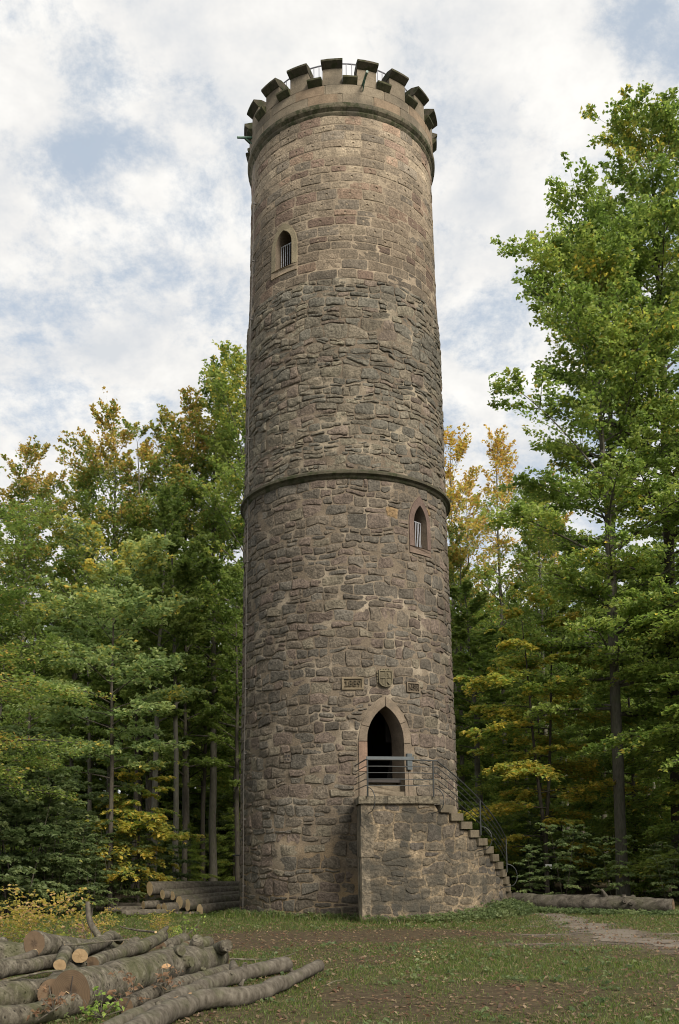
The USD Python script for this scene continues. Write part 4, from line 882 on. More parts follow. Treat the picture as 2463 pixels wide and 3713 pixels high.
# the wood beyond, which reads as one mass
def scatter(name, kinds, pts, seed):
    pi = UsdGeom.PointInstancer.Define(stage, f'/World/{name}'); rg = np.random.default_rng(seed)
    for q_, k in enumerate(kinds):
        pr = UsdGeom.Xform.Define(stage, f'/World/{name}/prototypes/kind_{q_}').GetPrim(); pr.GetReferences().AddInternalReference(k.GetPath())
        pi.CreatePrototypesRel().AddTarget(pr.GetPath())
    n = len(pts); pts = np.asarray(pts, float)
    pi.CreateProtoIndicesAttr(Vt.IntArray.FromNumpy(rg.integers(0, len(kinds), n).astype(np.int32)))
    pi.CreatePositionsAttr(Vt.Vec3fArray.FromNumpy(pts[:, :3].astype(np.float32)))
    an = rg.uniform(0, 2 * np.pi, n)
    pi.CreateOrientationsAttr(Vt.QuathArray([Gf.Quath(float(math.cos(a / 2)), 0, 0, float(math.sin(a / 2))) for a in an]))
    sc = pts[:, 3] if pts.shape[1] > 3 else np.ones(n)
    pi.CreateScalesAttr(Vt.Vec3fArray.FromNumpy(np.repeat(sc[:, None], 3, 1).astype(np.float32)))
    tag(pi, kind='stuff'); return pi
far = []
for _ in range(6000):
    x, y = r.uniform(-48, 48), r.uniform(20, 85)
    if len(far) >= 130: break
    if abs(x + 0.25) > 0.42 * (y + 28) + 4 or not far_enough(x, y, 2.6): continue
    placed.append((x, y)); far.append((x, y, float(gz(x, y)) - 0.05, r.uniform(0.9, 1.15) * (0.95 if y < 36 else 1.25)))
tag(scatter('distant_forest', [pole_dark, pole_tree], far, 5), 'distant dark forest closing the view behind the clearing', 'forest')
und = []
for _ in range(14000):
    x, y = r.uniform(-40, 42), r.uniform(7, 48)
    if len(und) >= 620: break
    if abs(x + 0.25) > 0.42 * (y + 28) + 2 or (y < 16 and -9.5 < x < -3) : continue
    und.append((x, y, float(gz(x, y)) - 0.05, r.uniform(0.25, 0.6) + (0.75 if y > 26 else 0.0)))
tag(scatter('forest_undergrowth', [sapling, sapling_b, low_beech_b], und, 6), 'leafy undergrowth between the trunks of the forest', 'undergrowth')

# ---------------------------------------------------------------- felled trunks and logs
M_LOG = bark_mat('log_bark_look', ((0.030, 0.026, 0.017), (0.072, 0.063, 0.044), (0.135, 0.12, 0.09)), 0.6, 4.5, (1.6, 3.6, 1.6))
M_LOGP = bark_mat('stacked_log_bark_look', ((0.034, 0.028, 0.020), (0.080, 0.069, 0.053), (0.14, 0.123, 0.098)), 0.25, 5.0, (2.5, 2.5, 1.5))
def rough_bark(name, cols, mossy):
    return usdkit.material(stage, f'/World/Looks/{name}', {
        'g': ('geometry', {}), 'mp': ('mapping', {'scale': (1.5, 3.0, 1.5)}),
        'n1': ('noise_texture', {'scale': 4.0, 'detail': 9.0, 'roughness': 0.72, 'distortion': 0.5}), 'n2': ('noise_texture', {'scale': 1.9, 'detail': 5.0, 'roughness': 0.65}), 'n3': ('noise_texture', {'scale': 45.0, 'detail': 4.0, 'roughness': 0.7}),
        'v': ('voronoi_texture', {'scale': 7.0}), 'vd': ('map_range', {'from_min': 0.06, 'from_max': 0.22, 'to_min': 0.35, 'to_max': 1.0, 'clamp': True}),
        'r': ('rgb_ramp', {'ramp': [(0.3, cols[0]), (0.48, cols[1]), (0.6, cols[2]), (0.75, cols[3])]}), 'f': ('map_range', {'from_min': 0.3, 'from_max': 0.7, 'to_min': 0.65, 'to_max': 1.3}),
        'mu': ('math', {'math_type': 'multiply'}), 'sc': ('vector_math', {'math_type': 'scale'}),
        'ms': ('map_range', {'range_type': 'smoothstep', 'from_min': 0.46, 'from_max': 0.64, 'to_min': 0.0, 'to_max': mossy, 'clamp': True}), 'mix': ('mix_color', {'b': (0.060, 0.068, 0.022)}),
        'hs': ('math', {'math_type': 'add'}), 'b': ('bump', {'strength': 0.9, 'distance': 0.03}), 'p': ('principled_bsdf', {'roughness': 0.92, 'specular_ior_level': 0.18})},
        [('g.position', 'mp.vector'), ('mp.vector', 'n1.vector'), ('g.position', 'n2.vector'), ('g.position', 'n3.vector'), ('mp.vector', 'v.vector'), ('v.distance', 'vd.value'), ('n1.fac', 'r.fac'), ('n3.fac', 'f.value'), ('f.result', 'mu.value1'), ('vd.result', 'mu.value2'),
         ('r.color', 'sc.vector1'), ('mu.value', 'sc.scale'), ('n2.fac', 'ms.value'), ('sc.vector', 'mix.a'), ('ms.result', 'mix.fac'), ('mix.result', 'p.base_color'), ('n1.fac', 'hs.value1'), ('vd.result', 'hs.value2'), ('hs.value', 'b.height'), ('b.normal', 'p.normal')], surface='p.BSDF')
M_LOG = rough_bark('rough_log_look', ((0.024, 0.020, 0.014), (0.076, 0.066, 0.049), (0.135, 0.119, 0.091), (0.21, 0.187, 0.15)), 0.42)
def cut_mat(name, lightc, darkc, heart):
    return usdkit.material(stage, f'/World/Looks/{name}', {
        'a': ('attribute', {'attribute': 'ring'}), 'g': ('geometry', {}), 'n': ('noise_texture', {'scale': 9.0, 'detail': 6.0, 'roughness': 0.65}), 'nf': ('noise_texture', {'scale': 60.0, 'detail': 3.0}),
        'd': ('math', {'math_type': 'multiply_add', 'value2': 0.22, 'value3': 0.0}), 's': ('math', {'math_type': 'add'}),
        'k': ('math', {'math_type': 'multiply', 'value2': 75.0}), 'sn': ('math', {'math_type': 'sine'}), 'm': ('map_range', {'from_min': -1.0, 'from_max': 1.0, 'to_min': 0.25, 'to_max': 0.75}),
        'mx': ('math', {'math_type': 'multiply_add', 'value2': 0.9, 'value3': -0.3}), 'ad': ('math', {'math_type': 'add', 'use_clamp': True}),
        'c': ('mix_color', {'a': darkc, 'b': lightc}), 'hr': ('map_range', {'range_type': 'smoothstep', 'from_min': 0.28, 'from_max': 0.55, 'to_min': 0.75, 'to_max': 0.0, 'clamp': True}), 'c2': ('mix_color', {'b': heart}),
        'p': ('principled_bsdf', {'roughness': 0.85, 'specular_ior_level': 0.2})},
        [('g.position', 'n.vector'), ('g.position', 'nf.vector'), ('n.fac', 'd.value1'), ('a.fac', 's.value1'), ('d.value', 's.value2'), ('s.value', 'k.value1'), ('k.value', 'sn.value1'), ('sn.value', 'm.value'),
         ('n.fac', 'mx.value1'), ('m.result', 'ad.value1'), ('mx.value', 'ad.value2'), ('ad.value', 'c.fac'), ('s.value', 'hr.value'), ('c.result', 'c2.a'), ('hr.result', 'c2.fac'), ('c2.result', 'p.base_color')], surface='p.BSDF')
M_CUTP = cut_mat('fresh_cut_look', (0.50, 0.37, 0.21), (0.36, 0.255, 0.14), (0.40, 0.285, 0.155))
M_TRUNK = rough_bark('fallen_bark_look', ((0.020, 0.017, 0.013), (0.058, 0.050, 0.039), (0.095, 0.083, 0.067), (0.14, 0.124, 0.10)), 0.2)
M_CUTS = cut_mat('pale_beech_cut_look', (0.66, 0.49, 0.29), (0.50, 0.36, 0.205), (0.55, 0.39, 0.22))
M_CUTM = cut_mat('dull_cut_look', (0.30, 0.21, 0.115), (0.20, 0.135, 0.072), (0.22, 0.15, 0.08))
M_CUTN = cut_mat('weathered_cut_look', (0.135, 0.092, 0.055), (0.075, 0.050, 0.031), (0.058, 0.040, 0.026))
M_SCAR = cut_mat('torn_wood_look', (0.40, 0.25, 0.13), (0.26, 0.15, 0.075), (0.3, 0.17, 0.09))
def face_disc(c, nrm, r_, seed, bulge=0.0, oval=1.0):
    nrm = np.asarray(nrm, float) / np.linalg.norm(nrm); a = np.cross(nrm, [0, 0, 1.0]); a /= np.linalg.norm(a); b = np.cross(a, nrm)
    k, m_ = 26, 6; t = np.arange(k) / k * 2 * np.pi; V, R_ = [np.asarray(c, float) + nrm * 0.006], [0.0]
    for i in range(1, m_ + 1):
        rho = i / m_
        rr_ = r_ * rho * (1 + 0.05 * np.sin(t * 2 + seed) + 0.03 * np.sin(t * 3 + 2 * seed))
        for j in range(k): V.append(np.asarray(c) + a * rr_[j] * math.cos(t[j]) * oval + b * rr_[j] * math.sin(t[j]) + nrm * (0.006 + bulge * (1 - rho ** 2) + 0.004 * math.sin(seed + j * 1.7 + i)))
        R_ += [rho] * k
    F = [[0, 1 + j, 1 + (j + 1) % k] for j in range(k)]
    for i in range(m_ - 1):
        for j in range(k):
            p, q = 1 + i * k + j, 1 + i * k + (j + 1) % k; F += [[p, p + k, q + k], [p, q + k, q]]
    return (np.array(V), np.array(F)), np.array(R_)
def log(label, pts, radii, bark, cut=None, ends=(True, True), group=None, stubs=(), name='log', wob=0.14, scars=(), seed=0, n=26, cat='log'):
    pts = [np.array(p, float) + [0, 0, float(gz(p[0], p[1]))] for p in pts]
    P = smooth_path(pts, n); r_ = np.interp(np.linspace(0, 1, n), np.linspace(0, 1, len(radii)), radii)
    if name == 'log' and n >= 20 or name == 'fallen_trunk':                     # knots and slight kinks
        e = np.stack([np.arange(n) * 0.42, np.full(n, seed * 3.1), np.zeros(n)], 1)
        r_ = r_ * (1 + 0.16 * (fbm(e, 3, seed) - 0.5) * 2)
        kn = np.random.default_rng(seed + 900)
        P = P + np.c_[(fbm(e * 1.7, 2, 5) - 0.5), (fbm(e * 1.7, 2, 6) - 0.5), (fbm(e * 1.7, 2, 7) - 0.5) * 0.4] * 0.10 * np.sin(np.linspace(0, np.pi, n))[:, None]
        for _ in range(3 if name == 'log' else 5):
            k_ = int(kn.integers(4, n - 4)); a_ = kn.uniform(0.2, 1.5) * (1 if kn.random() < 0.5 else -1); hd = np.cross(P[k_ + 1] - P[k_], [0, 0, 1.0]); hd /= np.linalg.norm(hd)
            od = hd * math.sin(a_) + np.array([0, 0, math.cos(a_)]); b0 = P[k_] + od * r_[k_] * 0.6 - np.array([0, 0, float(gz(*P[k_][:2]))]); rk = r_[k_] * kn.uniform(0.22, 0.4)
            stubs = tuple(stubs) + ((b0, b0 + od * r_[k_] * kn.uniform(0.55, 0.9), rk * 1.5, rk * 0.8),)
    t = thing(name, label, cat, group=group)
    obj('bark', tube(P, r_, 18, wob=wob, seed=seed), bark, t, smooth=True)
    cut = cut or M_CUTP
    for e, (c, d, rr_) in enumerate(((P[0], P[0] - P[1], r_[0]), (P[-1], P[-1] - P[-2], r_[-1]))):
        if ends[e]:
            ms, ra = face_disc(c, d, rr_ * 0.985, seed + e); obj('cut_face', ms, cut, t, smooth=True, extra={'ring': ra})
    for a, b, ra, rb in stubs:
        a, b = np.array(a, float) + [0, 0, float(gz(a[0], a[1]))], np.array(b, float) + [0, 0, float(gz(b[0], b[1]))]
        st = obj('branch_stub', tube(smooth_path([a, (a + b) / 2 + [0, 0, 0.01], b], 7), np.linspace(ra, rb, 7), 12, wob=0.12, seed=seed + 5), bark, t, smooth=True)
        ms, rg = face_disc(b, b - a, rb * 0.97, seed + 3); obj('cut_face', ms, bark, st, smooth=True, extra={'ring': rg})
    for s_, ang, w_, l_ in scars:                                              # torn bark
        i0 = s_ * (n - 1); c = np.array([np.interp(i0, np.arange(n), P[:, k]) for k in range(3)]); d = P[min(n - 1, int(i0) + 1)] - P[max(0, int(i0) - 1)]; d /= np.linalg.norm(d)
        rr_ = np.interp(i0, np.arange(n), r_); a = np.cross(d, [0, 0, 1.0]); a /= np.linalg.norm(a); b = np.cross(a, d); V = []
        for u in np.linspace(-1, 1, 5):
            for v in np.linspace(-1, 1, 5):
                th = ang + v * w_ / rr_ * math.sqrt(max(0.0, 1.02 - u * u)); V.append(c + d * u * l_ + (a * math.cos(th) + b * math.sin(th)) * (rr_ * (1.03 + 0.05 * wob)))
        ii = np.arange(25).reshape(5, 5); q = np.stack([ii[:-1, :-1], ii[:-1, 1:], ii[1:, 1:], ii[1:, :-1]], -1).reshape(-1, 4)
        obj('torn_bark', (np.array(V), np.vstack([q[:, [0, 1, 2]], q[:, [0, 2, 3]]])), M_SCAR, t, extra={'ring': np.full(25, 0.9)})
    return t
NEAR = 'branches and trunks heaped in the foreground'
log('thickest foreground log with a big brown cut face turned to the viewer', [(-3.23, -16.82, 0.245), (-2.77, -15.6, 0.25), (-2.5, -14.7, 0.25), (-2.30, -13.9, 0.24), (-2.05, -13.3, 0.22)], [0.25, 0.235, 0.22, 0.205, 0.18], M_LOG, M_CUTN, (True, True), seed=1, wob=0.10,
    stubs=(((-2.52, -14.6, 0.38), (-2.33, -14.95, 0.47), 0.09, 0.065), ((-2.33, -13.8, 0.3), (-2.26, -14.0, 0.56), 0.14, 0.075), ((-2.1, -13.3, 0.28), (-1.88, -13.75, 0.42), 0.12, 0.085)), scars=((0.45, 0.3, 0.03, 0.10),), n=34)
fc = np.array([-3.23, -16.82, 0.245 + float(gz(-3.23, -16.82))]); fd = np.array([-0.35, -0.937, 0.0]); fa = np.cross(fd, [0, 0, 1.0])
for k, pts2 in enumerate((((-0.17, -0.03), (-0.06, 0.03), (0.0, 0.0), (0.12, -0.12)), ((0.02, 0.2), (0.0, 0.08), (0.0, 0.0)))):
    P2 = [fc + fd * 0.012 - fa * a_ + np.array([0, 0, b_ - 0.03]) for a_, b_ in pts2]
    obj('split_line', tube(np.array(P2), 0.0045, 5), M_CUTP if k == 0 else M_DARK, UsdGeom.Xform.Get(stage, '/World/log').GetPrim(), extra=None if k else {'ring': np.full(4 * 5 + 2, 0.9)})
log('long log leaning against the left side of the thickest foreground log', [(-3.50, -16.62, 0.20), (-3.75, -15.2, 0.19), (-3.95, -13.6, 0.2), (-4.02, -11.9, 0.2), (-3.86, -10.4, 0.17)], [0.17, 0.16, 0.14, 0.12, 0.08], M_LOG, M_CUTN, seed=2, wob=0.12, scars=((0.62, 0.9, 0.03, 0.12),))
log('thick mossy log running in from the left edge below the stack', [(-6.2, -18.3, 0.16), (-4.5, -17.0, 0.16), (-3.85, -16.3, 0.16), (-3.72, -15.0, 0.16)], [0.18, 0.175, 0.165, 0.14], M_LOG, M_CUTN, seed=3)
log('smooth grey log above the mossy one at the left edge', [(-6.0, -17.6, 0.36), (-4.35, -15.95, 0.36), (-4.0, -15.0, 0.34), (-3.8, -14.3, 0.3)], [0.125, 0.12, 0.105, 0.09], M_LOG, M_CUTN, seed=4)
log('pale log crossing the lower left corner under the thickest log', [(-5.2, -19.6, 0.13), (-3.75, -17.9, 0.13), (-3.35, -17.2, 0.12), (-3.15, -16.7, 0.11)], [0.15, 0.145, 0.13, 0.12], M_LOG, M_CUTN, seed=5)
log('short thick log lying on top of the heap with its cut end facing left', [(-4.24, -14.94, 0.58), (-4.02, -14.2, 0.44), (-3.85, -13.5, 0.33)], [0.165, 0.16, 0.15], M_LOG, M_CUTN, seed=6, n=14)
log('bent branch log with a pale oval cut end, left of two on the heap', [(-3.66, -15.79, 0.40), (-3.78, -15.2, 0.46), (-3.95, -14.4, 0.47), (-3.93, -13.3, 0.40)], [0.08, 0.08, 0.075, 0.07], M_LOG, M_CUTM, seed=7)
log('hooked branch log with a pale round cut end, right of two on the heap', [(-3.60, -15.11, 0.43), (-3.70, -14.2, 0.45), (-3.78, -13.0, 0.46), (-3.82, -12.4, 0.47), (-3.80, -12.0, 0.36)], [0.095, 0.092, 0.09, 0.085, 0.07], M_LOG, M_CUTM, seed=8, stubs=(((-3.80, -12.7, 0.46), (-3.72, -12.75, 0.52), 0.03, 0.02),))
log('branch log with a broken far tip and a brown cut end above the thickest log', [(-3.52, -14.83, 0.30), (-3.42, -14.0, 0.32), (-3.33, -12.7, 0.32), (-3.22, -11.3, 0.36)], [0.095, 0.10, 0.10, 0.085], M_LOG, M_CUTN, (True, False), seed=9, wob=0.16, stubs=(((-3.26, -11.6, 0.36), (-3.17, -11.25, 0.50), 0.07, 0.03),))
log('thin dark log lying behind the broken tipped branch log', [(-3.35, -12.6, 0.12), (-3.0, -11.4, 0.12), (-2.9, -10.6, 0.12)], [0.10, 0.09, 0.085], M_LOG, M_CUTN, seed=10)
log('short log stub at the far end of the foreground heap', [(-3.34, -10.9, 0.13), (-3.15, -9.6, 0.14)], [0.10, 0.11], M_LOG, M_CUTN, seed=11, n=10)
log('round mossy log stub right behind the thickest log', [(-2.9, -10.9, 0.12), (-2.66, -10.0, 0.12)], [0.11, 0.12], M_LOG, M_CUTN, seed=12, n=10)
log('thin middle branch on the ground right of the thickest log', [(-2.6, -17.0, 0.09), (-2.33, -15.5, 0.09), (-2.08, -14.4, 0.09), (-1.87, -13.75, 0.09)], [0.085, 0.09, 0.09, 0.08], M_LOG, M_CUTN, seed=13, wob=0.16, stubs=(((-2.12, -14.5, 0.12), (-2.10, -14.55, 0.2), 0.05, 0.035), ((-2.42, -15.9, 0.13), (-2.44, -15.95, 0.26), 0.04, 0.028)))
log('forked branch log, left of the two long ones reaching right over the grass', [(-2.5, -18.4, 0.1), (-2.2, -16.9, 0.1), (-1.72, -15.0, 0.1), (-1.31, -14.1, 0.11), (-1.05, -13.65, 0.12)], [0.07, 0.085, 0.10, 0.105, 0.105], M_LOGP, M_CUTN, seed=14, stubs=(((-1.66, -14.75, 0.15), (-1.72, -14.45, 0.25), 0.07, 0.045),), n=32)
log('long bent branch log lying furthest right on the grass', [(-2.25, -18.9, 0.12), (-1.97, -17.3, 0.12), (-1.68, -16.7, 0.11), (-1.31, -16.3, 0.105), (-1.03, -15.6, 0.105), (-0.80, -14.7, 0.11), (-0.57, -14.0, 0.13)], [0.095, 0.11, 0.115, 0.108, 0.095, 0.08, 0.085], M_LOGP, M_CUTN, seed=15, scars=((0.30, 1.7, 0.02, 0.05), (0.36, 1.5, 0.018, 0.03)), stubs=(((-1.42, -16.35, 0.2), (-1.38, -16.3, 0.27), 0.03, 0.012),), n=36)
log('mossy rounded log at the left edge under the yellow bush', [(-6.6, -13.2, 0.24), (-5.5, -12.95, 0.22), (-4.95, -12.85, 0.18)], [0.26, 0.25, 0.2], M_LOG, M_CUTN, seed=16)
log('thin pale crooked branch in front of the mossy rounded log', [(-4.75, -16.1, 0.42), (-4.4, -15.7, 0.43), (-4.22, -15.0, 0.46)], [0.035, 0.045, 0.055], M_LOGP, M_CUTP, seed=17, n=12)
log('bare grey branch standing up out of the heap', [(-3.92, -12.8, 0.42), (-3.98, -12.8, 0.55), (-4.04, -12.8, 0.64), (-4.09, -12.79, 0.78), (-4.115, -12.79, 1.0)], [0.055, 0.05, 0.045, 0.042, 0.03], M_LOGP, M_CUTN, seed=18, n=16, name='branch', cat='branch')
rg = np.random.default_rng(58)
for i, (lb, x, y, z, az, ln, r0_) in enumerate((('thin stick lying across the mossy log at the left edge', -4.6, -16.9, 0.34, 0.5, 1.3, 0.018), ('thin stick under the bent branch log', -3.5, -15.9, 0.30, 1.9, 1.1, 0.02), ('thin stick bridging the two pale cut branch logs', -3.85, -14.9, 0.55, 0.2, 0.8, 0.014),
        ('thin stick lying on the grass at the far end of the heap', -2.3, -12.3, 0.03, 0.4, 1.4, 0.016), ('crooked stick on top of the far end of the heap', -3.3, -11.6, 0.45, 2.4, 1.0, 0.02), ('thin stick between the thin middle branch and the forked log', -2.25, -16.2, 0.05, 1.3, 1.6, 0.018),
        ('short stick on the grass right of the longest branch log', -0.6, -15.3, 0.02, 0.9, 0.6, 0.012))):
    d = np.array([math.cos(az), math.sin(az), 0.05]); P0 = np.array([x, y, z])
    log(lb, [P0, P0 + d * ln * 0.35 + rg.normal(0, 0.03, 3), P0 + d * ln * 0.7 + rg.normal(0, 0.04, 3), P0 + d * ln], [r0_, r0_ * 0.9, r0_ * 0.5], M_LOG, M_CUTP, name='stick', cat='stick', seed=60 + i, n=14, wob=0.2)
# the stack left of the tower
G2 = 'logs stacked left of the tower'
dl = np.array([0.79, 0.62, 0.0])
def stack(label, p, r0_, r1_, ln, seed, d=dl, dz=0.0, cut=M_CUTS):
    p = np.array(p) - [0, 0, float(gz(p[0], p[1]))]; q = p + d * ln; e = q.copy(); e[2] = q[2] + float(gz(p[0], p[1])) - float(gz(q[0], q[1])) + dz
    log(label, [p, (p + e) / 2, e], [r0_, (r0_ + r1_) / 2, r1_], M_LOGP, cut, seed=seed, n=12, wob=0.05)
stack('topmost long log of the stack left of the tower', (-6.14, 2.4, 0.62), 0.215, 0.14, 7.5, 31, dz=-0.22)
stack('second row log with a small round end under the topmost one', (-5.67, 2.0, 0.45), 0.15, 0.12, 7.0, 32, dz=-0.02)
stack('second row log wedged between its smaller and its larger neighbour', (-5.36, 1.95, 0.41), 0.145, 0.12, 6.5, 33, dz=0.04)
stack('largest face of the stack, third in the row below the top', (-5.11, 1.7, 0.22), 0.205, 0.17, 6.5, 34, dz=0.12)
stack('fourth log of the row, long and straight towards the tower', (-4.84, 1.55, 0.15), 0.18, 0.16, 6.0, 35, dz=0.12)
stack('log lying lowest in the stack and nearest to the tower', (-4.42, 1.2, 0.02), 0.165, 0.155, 4.2, 36, d=np.array([0.72, 0.69, 0]))
stack('short dark ended log under the row', (-5.54, 1.6, 0.05), 0.17, 0.17, 1.5, 37, cut=M_CUTP)
stack('small log half hidden behind the short dark ended one', (-5.76, 1.9, 0.05), 0.13, 0.12, 1.5, 38, cut=M_CUTP)
stack('thinnest round end at the foot of the stack', (-5.17, 1.35, -0.10), 0.075, 0.07, 1.4, 39)
stack('second thin round end at the foot of the stack', (-4.99, 1.3, -0.11), 0.07, 0.065, 1.3, 40, cut=M_CUTP)
stack('thin log end nearest the lowest log at the foot of the stack', (-4.69, 1.1, -0.10), 0.085, 0.08, 1.2, 41)
stack('dark log stump left under the topmost log', (-6.25, 2.0, 0.14), 0.12, 0.12, 1.0, 42, cut=M_CUTP)
stack('grey log lying alone left of the stack', (-6.75, 1.3, -0.06), 0.11, 0.10, 1.4, 43, d=np.array([0.97, 0.22, 0]), cut=M_CUTN)
stack('pale peeled log left of the stack', (-7.9, 2.9, 0.03), 0.13, 0.12, 1.9, 44, d=np.array([0.98, 0.15, 0]))
stack('second pale peeled log resting in front of the other', (-7.5, 2.5, -0.02), 0.10, 0.10, 1.5, 45, d=np.array([0.98, -0.1, 0]))
# the long fallen trunk on the right
log('long grey fallen trunk lying right of the stairs', [(4.62, -0.1, 0.25), (5.76, -1.2, 0.25), (7.05, -1.85, 0.25), (8.0, -2.3, 0.22), (8.3, -2.45, 0.21)], [0.25, 0.245, 0.235, 0.215, 0.20], M_TRUNK, M_CUTN, name='fallen_trunk', cat='fallen trunk', seed=51, n=40, wob=0.10,
    stubs=(((6.75, -1.72, 0.42), (6.62, -1.9, 0.62), 0.09, 0.03),), scars=((0.80, 2.4, 0.16, 0.06), (0.62, 1.9, 0.03, 0.08)))
# a blaze of white paint on the young beech is flat print on its bark
wv = np.array(UsdGeom.Mesh.Get(stage, '/World/yellow_double_kind/trunk').GetPointsAttr().Get()); wv = wv[(np.abs(wv[:, 2] - 1.1) < 0.6) & (np.hypot(wv[:, 0], wv[:, 1]) < 0.35)]
wc, wr = wv[:, :2].mean(0), np.abs(wv[:, :2] - wv[:, :2].mean(0)).max() + 0.012; ca, sa = math.cos(0.25), math.sin(0.25); wc = np.array([ca * wc[0] - sa * wc[1], sa * wc[0] + ca * wc[1]]) + [6.85, 6.0]
an_ = np.linspace(-0.5, 0.35, 5); gz0 = float(gz(6.85, 6.0))
obj_b = np.array([[wc[0] + wr * math.sin(t), wc[1] - wr * math.cos(t), gz0 + z] for z in (1.0, 1.16) for t in an_])
M_WHITE = plain('white_paint_look', (0.72, 0.72, 0.70), 0.7, var=0.05)
bl = thing('trail_mark', 'small white trail mark painted on the trunk of the yellowing young beech', 'trail mark')
obj('paint', (obj_b, np.array([[i, i + 1, i + 6] for i in range(4)] + [[i, i + 6, i + 5] for i in range(4)])), M_WHITE, bl)

# ---------------------------------------------------------------- bushes, weeds, grass, fallen leaves
PINK = np.array([[0.22, 0.18, 0.024], [0.28, 0.20, 0.034], [0.29, 0.18, 0.07], [0.18, 0.16, 0.024]])
yshrub = kind_of_tree('yellow_shrub_kind', M_BARKD, seed=61, H=1.0, r0=0.012, cb=0.12, crad=rd(0.45, 0.6, 0.5, 0.25), elev=rd(0.3, 0.6, 0.8, 1.1), nprim=32, nsec=6, k=8, size=0.075, secl=0.42, pal=GREEN * 1.1, autumn=lambda P, s: 0.12 + 0.6 * np.clip(P[:, 2] / 0.9, 0, 1), apal=PINK, stems=2, fork=0.02, splay=0.35, droop=0.2, flat=0.6)
for lb, x, y, ro, sc in (('tallest yellow leaved bush behind the foreground heap', -5.25, -11.3, 0.4, 0.95), ('yellow bush at the very left edge behind the heap', -6.0, -11.9, 2.0, 0.85), ('low yellow bush at the foot of the standing branch', -4.55, -10.7, 3.0, 0.62), ('low green and yellow bush right of the standing branch', -3.6, -9.3, 4.4, 0.5), ('small yellow bush between the two taller yellow bushes', -5.7, -10.6, 5.0, 0.7)):
    plant(yshrub, 'bush', lb, 'bush', x, y, ro, sc)
BROWNL = np.array([[0.10, 0.055, 0.03], [0.16, 0.095, 0.05], [0.07, 0.04, 0.025]])
def dry_twig(label, base, seed, spread, nl, green=False):
    rg = np.random.default_rng(seed); base = np.array(base); t = thing('twig', label, 'twig'); parts = []; S, D = [], []
    for _ in range(9):
        d = np.array([rg.normal(0.1, 0.5), rg.normal(0, 0.4), abs(rg.normal(0.5, 0.3))]); d *= spread / np.linalg.norm(d) * rg.uniform(0.5, 1.1)
        mid = base + d * 0.5 + rg.normal(0, 0.05, 3); e = base + d + [0, 0, -0.04]
        parts.append(tube([base, mid, e], [0.008, 0.006, 0.003], 5))
        for _ in range(3): S.append(mid + (e - mid) * rg.uniform(0, 1)); D.append(rg.normal(0, 1, 3) * [1, 1, 0.4])
    obj('stem', join(parts), M_LOGP, t)
    S, D = np.array(S), np.array(D); D /= np.linalg.norm(D, axis=1, keepdims=True)
    V, F, c = leaf_cloud(rg, S, D, np.full(len(S), 0.12), np.full(len(S), 0.05), np.full(len(S), nl), 0.065, 0.2, 0.9, GREEN * 1.5 if green else BROWNL, lambda P, s: np.full(len(P), -1.0), BROWNL)
    obj('leaves', (V, F), M_LEAF, t, tone=c)
dry_twig('dry twig with curled brown leaves leaning on the thickest log', (-2.62, -17.0, 0.06), 71, 0.5, 3)
dry_twig('brown leaved twig lying over the pale corner log', (-3.2, -17.6, 0.16), 72, 0.3, 3)
dry_twig('green leaved twig under the thickest log at the lower edge', (-2.75, -17.4, 0.05), 73, 0.32, 3, True)
dry_twig('dry twig on the thin middle branch', (-2.3, -16.3, 0.14), 74, 0.35, 2)
dry_twig('tangle of dead brown leaves below the standing branch', (-4.2, -12.3, 0.25), 75, 0.5, 4)
dry_twig('broken leafy twig behind the heap near the trodden ground', (-3.3, -8.6, 0.1), 76, 0.6, 4, True)
def mass(name, label, cat, pts, size, flat, pal, seed, k=5, autumn=-1.0, apal=None, hgt=None):
    rg = np.random.default_rng(seed); n = len(pts); P = np.asarray(pts, float); a = rg.uniform(0, 6.28, n)
    D = np.stack([np.cos(a), np.sin(a), rg.uniform(0.1, 0.8, n)], 1); D /= np.linalg.norm(D, axis=1, keepdims=True)
    V, F, c = leaf_cloud(rg, P, D, np.full(n, size * 2.2), np.full(n, size * 1.2), np.full(n, k), size, 0.2, flat, pal, lambda Q, s: np.full(len(Q), autumn), pal if apal is None else apal, 2.0)
    p = obj(name, (V, F), M_LEAF, None, tone=c, kind='stuff'); tag(p, label, cat); return p
rg = np.random.default_rng(81); pts = []
for _ in range(5000):                                                         # weeds round the foot of the stairs and along the trunk
    ph, ra = rad(rg.uniform(18, 84)), 4.5 + abs(rg.normal(0, 0.35))
    dens = np.interp(ph, [rad(18), rad(45), rad(60), rad(84)], [0.12, 0.6, 1.0, 0.7])
    if rg.random() > dens * 0.42: continue
    x, y = ra * math.sin(ph), -ra * math.cos(ph); pts.append((x, y, gz(x, y) + rg.uniform(0.01, 0.12 + 0.30 * dens * math.exp(-(ra - 4.5) * 2))))
for _ in range(900):
    x, y = rg.uniform(4.8, 9.2), 0; y = np.interp(x, [4.6, 5.8, 7.0, 8.8], [-0.45, -1.55, -2.2, -3.0]) - abs(rg.normal(0, 0.35)); pts.append((x, y, gz(x, y) + rg.uniform(0.0, 0.1)))
for _ in range(420):
    ph, ra = rad(rg.uniform(-95, 40)), 3.14 + abs(rg.normal(0, 0.12)); ra += 1.32 * (ph > PH0); x, y = ra * math.sin(ph), -ra * math.cos(ph); pts.append((x, y, gz(x, y) + rg.uniform(0.0, 0.14)))
